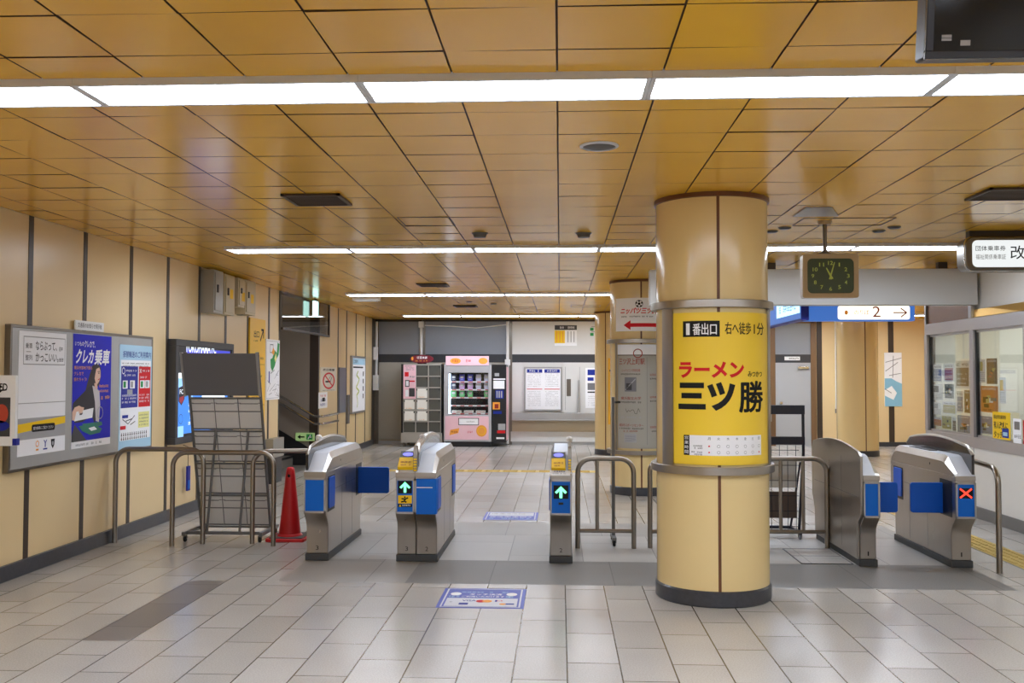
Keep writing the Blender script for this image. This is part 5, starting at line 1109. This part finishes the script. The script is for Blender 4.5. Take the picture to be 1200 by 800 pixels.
for x, y, l in ((1.89,8.70,'nearest the yellow column'), (1.96,8.5,'second from the yellow column'), (2.84,8.72,'before the gate sign, nearer of two'), (2.9,8.5,'before the gate sign, farther of two'), (-1.6,16.9,'far down the hall, left'), (-1.2,17.4,'far down the hall, right')):
    round_fit(x, y, .055, .016, 'dark_grey', 'ceiling_sensor', 'small dark ceiling disc '+l, 'sensor', 'small dark ceiling discs', 'spk')
def hatch(x0, x1, y0, y1, label):
    mb = MB(); w = .007
    for q in ((x0,x1,y0,y0+w),(x0,x1,y1-w,y1),(x0,x0+w,y0+w,y1-w),(x1-w,x1,y0+w,y1-w)): mb.box(*q, H-.004, H+.004, 'vent_brown')
    props(mb.build('ceiling_hatch'), label, 'access hatch', 'ceiling access hatches')
hatch(-1.34, -.9, 7.82, 8.27, 'thin framed access hatch in the ceiling left of the nearest column'); hatch(-.95, -.45, 18.3, 18.8, 'thin framed access hatch in the far ceiling, left one'); hatch(.2, .75, 17.8, 18.3, 'thin framed access hatch in the far ceiling, right one'); hatch(2.0, 2.75, 8.0, 8.4, 'thin framed access hatch in the ceiling above the hanging clock')
mb = MB(); mb.prism([(1.88,7.46),(2.08,7.46),(2.24,7.86),(1.88,7.86)], 'z', H-.01, H-.002, 'alu'); props(mb.build('ceiling_plate'), 'pale grey plate on the ceiling before the hanging clock', 'ceiling plate')
t = thing('ceiling_emergency_lamp', 'small white emergency lamp under the ceiling beyond the third lamp row', 'emergency lamp', (-3.2, 15.8, H))
mb = MB(); mb.box(-3.42, -2.98, 15.7, 15.9, H-.07, H+.002, 'white'); mb.build('case', t, bevel=.01)
mb = MB(); mb.box(-3.38, -3.02, 15.72, 15.88, H-.078, H-.07, 'paper'); mb.build('cover', t)

# ================================================================== OFFICE CONTENTS
mat('print_a', (110,130,170), .5); mat('print_b', (196,110,100), .5); mat('print_c', (90,110,110), .5); mat('print_d', (120,116,112), .5); mat('print_e', (206,196,120), .5); mat('print_f', (220,130,60), .5); mat('print_g', (130,110,90), .5)
def leaflet(u0, v0, u1, v1, m, label, style=0, dx=.055, x=None):
    X = XR+dx; ya, za = PX(u0, v0, X); yb, zb = PX(u1, v1, X); z0, z1 = min(za, zb), max(za, zb); ya, yb = max(ya, yb), min(ya, yb)
    mb = MB(); mb.box(X, X+.004, yb, ya, z0, z1, 'paper'); s = Sheet(mb, (X, ya, z0), (0,-1,0), (0,0,1), (-1,0,0)); W, Hh = ya-yb, z1-z0
    if style == 0:
        s.rect(W*.08, Hh*.08, W*.92, Hh*.75, m, 1); s.blobs(W*.1, Hh*.8, W*.8, Hh*.12, 'ink', 1)
        for k in range(3): s.blobs(W*.15, Hh*(.14+.17*k), W*.7, Hh*.07, 'ink_white', 2, seed=k)
    elif style == 1:
        s.rect(0, 0, W, Hh, m, 1); rnd = random.Random(int(u0))
        for k in range(7): a, b = rnd.uniform(.05,.6)*W, rnd.uniform(.15,.65)*Hh; s.rect(a, b, a+rnd.uniform(.15,.35)*W, b+rnd.uniform(.06,.18)*Hh, rnd.choice(('print_d','ink','print_e','paper','print_b','print_f')), 2+.1*k)
        s.blobs(W*.1, Hh*.85, W*.8, Hh*.1, 'ink_white', 2); s.blobs(W*.15, Hh*.05, W*.7, Hh*.08, 'ink', 2)
    elif style == 2:
        s.rect(W*.1, Hh*.5, W*.6, Hh*.9, m, 1)
        for k in range(5): s.blobs(W*.1, Hh*(.06+.085*k), W*.8, Hh*.04, 'ink_grey', 1, seed=k)
    props(mb.build('leaflet'), label, 'leaflet', 'leaflets behind the office windows')
LF = [(1093,427,1104,448,'print_a',0,'leaflet with a blue block, top left in the far office window'),(1106,426,1118,447,'print_b',0,'leaflet with red vertical print, top row of the far office window'),(1119,423,1137,455,'print_d',0,'large grey leaflet in the upper right of the far office window'),
 (1093,450,1105,469,'ink',2,'leaflet with a black block below the blue one in the far office window'),(1107,450,1118,467,'print_c',1,'dark green leaflet in the middle of the far office window'),(1094,471,1103,486,'ink_pale',2,'small white text leaflet at the left of the far office window'),
 (1104,470,1121,486,'print_e',0,'leaflet with green and yellow blocks in the far office window'),(1121,458,1129,484,'print_a',0,'narrow bluish leaflet right of the middle in the far office window'),(1130,457,1137,484,'print_g',1,'brown leaflet at the right side of the far office window'),
 (1094,488,1104,500,'print_f',0,'leaflet with an orange block at the bottom left of the far office window'),(1104,487,1115,503,'print_e',1,'yellow leaflet at the bottom of the far office window'),(1116,488,1121,506,'print_g',0,'narrow brown leaflet at the bottom of the far office window'),(1122,486,1137,508,'print_a',1,'blue leaflet at the bottom right of the far office window'),
 (1147,421,1155,448,'print_e',2,'pale leaflet with yellow print at the top of the orange poster window'),(1156,420,1169,450,'print_g',1,'dark brown leaflet above the orange poster'),(1149,452,1170,484,'print_f',1,'orange poster behind the second office window'),(1149,487,1163,509,'print_a',1,'blue leaflet left of the yellow notice'),(1171,442,1179,473,'ink_yellow',2,'white strip leaflet with a yellow mark right of the orange poster')]
for q in LF: leaflet(*q[:5], q[6], q[5])
x, y0, y1, z0, z1 = XR-.016, 0, 0, 0, 0
ya, za = PX(1163, 482, x); yb, zb = PX(1184, 516, x)
mb = MB(); mb.box(x, x+.004, yb, ya, zb, za, 'ink_yellow'); s = Sheet(mb, (x, ya, zb), (0,-1,0), (0,0,1), (-1,0,0)); W, Hh = ya-yb, za-zb
s.text('福祉特別乗車券', .03, Hh-.075, W-.12, .045, 'ink', 1, .01); s.text('有人改札に', .03, Hh-.18, W-.08, .08, 'ink', 1, .02); s.text('タッチ', .03, Hh-.28, W*.5, .075, 'ink', 1, .02); s.rect(W*.55, .02, W-.03, .12, 'ink_blue', 1); s.rect(W*.6, .04, W-.06, .08, 'print_sky', 2)
props(mb.build('yellow_notice'), 'bright yellow notice with bold black writing on the office window', 'notice')
ya, za = PX(1187, 490, x); yb, zb = PX(1197, 520, x); mb = MB(); mb.box(x, x+.004, yb, ya, zb, za, 'paper'); s = Sheet(mb, (x, ya, zb), (0,-1,0), (0,0,1), (-1,0,0)); s.rect(.03, .14, ya-yb-.03, za-zb-.03, 'print_d', 1); s.blobs(.03, .05, .16, .04, 'ink', 1)
props(mb.build('photo_notice'), 'white notice with a grey photo right of the yellow notice', 'notice')
ya, za = PX(1197.5, 492, x); mb = MB(); mb.box(x, x+.004, ya-.3, ya-.02, zb, za, 'ink_red'); s = Sheet(mb, (x, ya-.02, zb), (0,-1,0), (0,0,1), (-1,0,0)); s.blobs(.04, .2, .2, .05, 'ink_white', 1); props(mb.build('red_notice'), 'red notice on the office window at the picture edge', 'notice')
t = thing('office_cabinet', 'white cabinet standing in the office behind the windows', 'cabinet', (5.9, 10.4, 0))
mb = MB(); mb.box(5.6, 6.2, 9.4, 11.2, 0, 1.9, 'white'); mb.build('body', t, bevel=.005)
for k in range(2):
    mb = MB(); mb.box(5.585, 5.6, 9.42+.9*k, 10.28+.9*k, .05, 1.87, 'paper'); d = mb.build('door', t, bevel=.003); mb = MB(); mb.box(5.57, 5.585, 10.2+.14*k, 10.23+.14*k, .9, 1.1, 'steel'); mb.build('handle', d)
t = thing('office_desk', 'grey desk inside the office below the windows', 'desk', (5.1, 10, 0))
mb = MB(); mb.box(4.86, 5.45, 8.2, 11.4, .85, .88, 'cab_grey'); mb.build('desk_top', t, bevel=.004)
for y in (8.25, 11.3):
    mb = MB(); mb.box(4.9, 5.4, y-.02, y+.02, 0, .85, 'cab_grey'); mb.build('side_panel', t)
t = thing('desk_terminal', 'dark grey terminal standing on the office desk', 'terminal', (5.1, 10.35, .88))
mb = MB(); mb.box(5.0, 5.2, 10.28, 10.46, .88, .9, 'dark_grey'); mb.build('base', t, bevel=.004); mb = MB(); mb.prism([(5.04,.9),(5.09,.9),(5.14,1.22),(5.09,1.22)], 'y', 10.26, 10.48, 'dark_grey'); mb.build('body', t, bevel=.006)
t = thing('desk_fan', 'black round fan standing on the office desk', 'fan', (5.2, 9.95, .88))
mb = MB(); mb.lathe([(0,0),(.1,0),(.1,.02),(.02,.04),(.015,.5)], (5.2,9.95,.88), 'vm_black', 24); mb.build('stand', t)
mb = MB(); mb.lathe([(.2,-.04),(.21,0),(.2,.04),(.17,.05),(.04,.06),(0,.06)], (5.2,9.95,1.52), 'vm_black', 28, ax='x'); mb.lathe([(0,-.06),(.04,-.06),(.19,-.045),(.2,-.04)], (5.2,9.95,1.52), 'dark_grey', 28, ax='x'); mb.build('cage', t)

# ================================================================== FLOOR STICKERS
mat('sticker_blue', (66,84,184), .4); mat('sticker_white', (214,216,226), .4)
def sticker(y0, y1, label, big):
    mb = MB(); x0, x1 = -.862, -.252; mb.box(x0, x1, y0, y1, 0, .0012, 'sticker_blue'); s = Sheet(mb, (x0, y0, .0012), (1,0,0), (0,1,0), (0,0,1)); W, Hh = x1-x0, y1-y0
    s.frame(.025, .022, W-.025, Hh-.022, .012, 'sticker_white', 1)
    if big:
        s.rect(.05, .045, W-.05, .29, 'sticker_white', 1); s.text('タッチ決済', .2, .38, .24, .06, 'ink_white', 2, .01); s.text('ご利用いただけます', .15, .315, .31, .05, 'ink_white', 2, .01); s.blobs(.14, .46, .34, .035, 'print_sky', 2); s.blobs(.06, .31, .07, .06, 'print_sky', 2); s.blobs(W-.14, .31, .07, .06, 'print_sky', 2)
        s.disc(.1, .42, .04, .05, 'ink_white', 2); s.disc(W-.1, .42, .04, .05, 'ink_white', 2)
        s.text('VISA', .165, .19, .1, .05, 'ink_blue', 2, .01); s.disc(.3, .2, .035, .04, 'ink_red', 2); s.disc(.345, .2, .035, .04, 'ink_orange', 3)
        s.rect(.15, .09, .215, .145, 'ink_blue', 2); s.blobs(.08, .15, .055, .03, 'ink_grey', 2); s.text('JCB', .41, .19, .045, .045, 'ink_red', 2, .01); s.rect(.4, .185, .415, .24, 'ink_blue', 2); s.disc(.46, .12, .025, .025, 'ink_orange', 2); s.rect(.475, .105, .54, .14, 'ink_blue', 2)
    else:
        s.rect(.05, .3, W-.05, Hh-.05, 'sticker_white', 1); s.blobs(.07, .18, W-.14, .08, 'ink_white', 2, seed=2); s.blobs(.07, .07, W-.14, .07, 'print_sky', 2, seed=3); s.blobs(.08, .42, W-.2, .08, 'ink_pale', 2, seed=4)
    props(mb.build('floor_sticker'), label, 'floor sticker', 'blue floor stickers')
sticker(6.7, 7.31, 'blue and white card payment floor sticker in front of the wide gate', True)
sticker(10.76, 11.37, 'blue and white floor sticker on the far side of the wide gate', False)

# ================================================================== LIGHT AND RENDER SETTINGS
w = bpy.data.worlds.new('world'); SC.world = w; w.use_nodes = True; w.node_tree.nodes['Background'].inputs[0].default_value = (.9,.93,1,1); w.node_tree.nodes['Background'].inputs[1].default_value = .15
SC.view_settings.view_transform = 'Standard'; SC.view_settings.look = 'None'; SC.view_settings.gamma = 1; SC.view_settings.use_curve_mapping = False
SC.view_settings.exposure = 0
SC.cycles.use_denoising = True; SC.cycles.max_bounces = 8; SC.cycles.diffuse_bounces = 5; SC.cycles.glossy_bounces = 4; SC.cycles.transparent_max_bounces = 10; SC.cycles.sample_clamp_indirect = 6; SC.cycles.caustics_reflective = False; SC.cycles.caustics_refractive = False
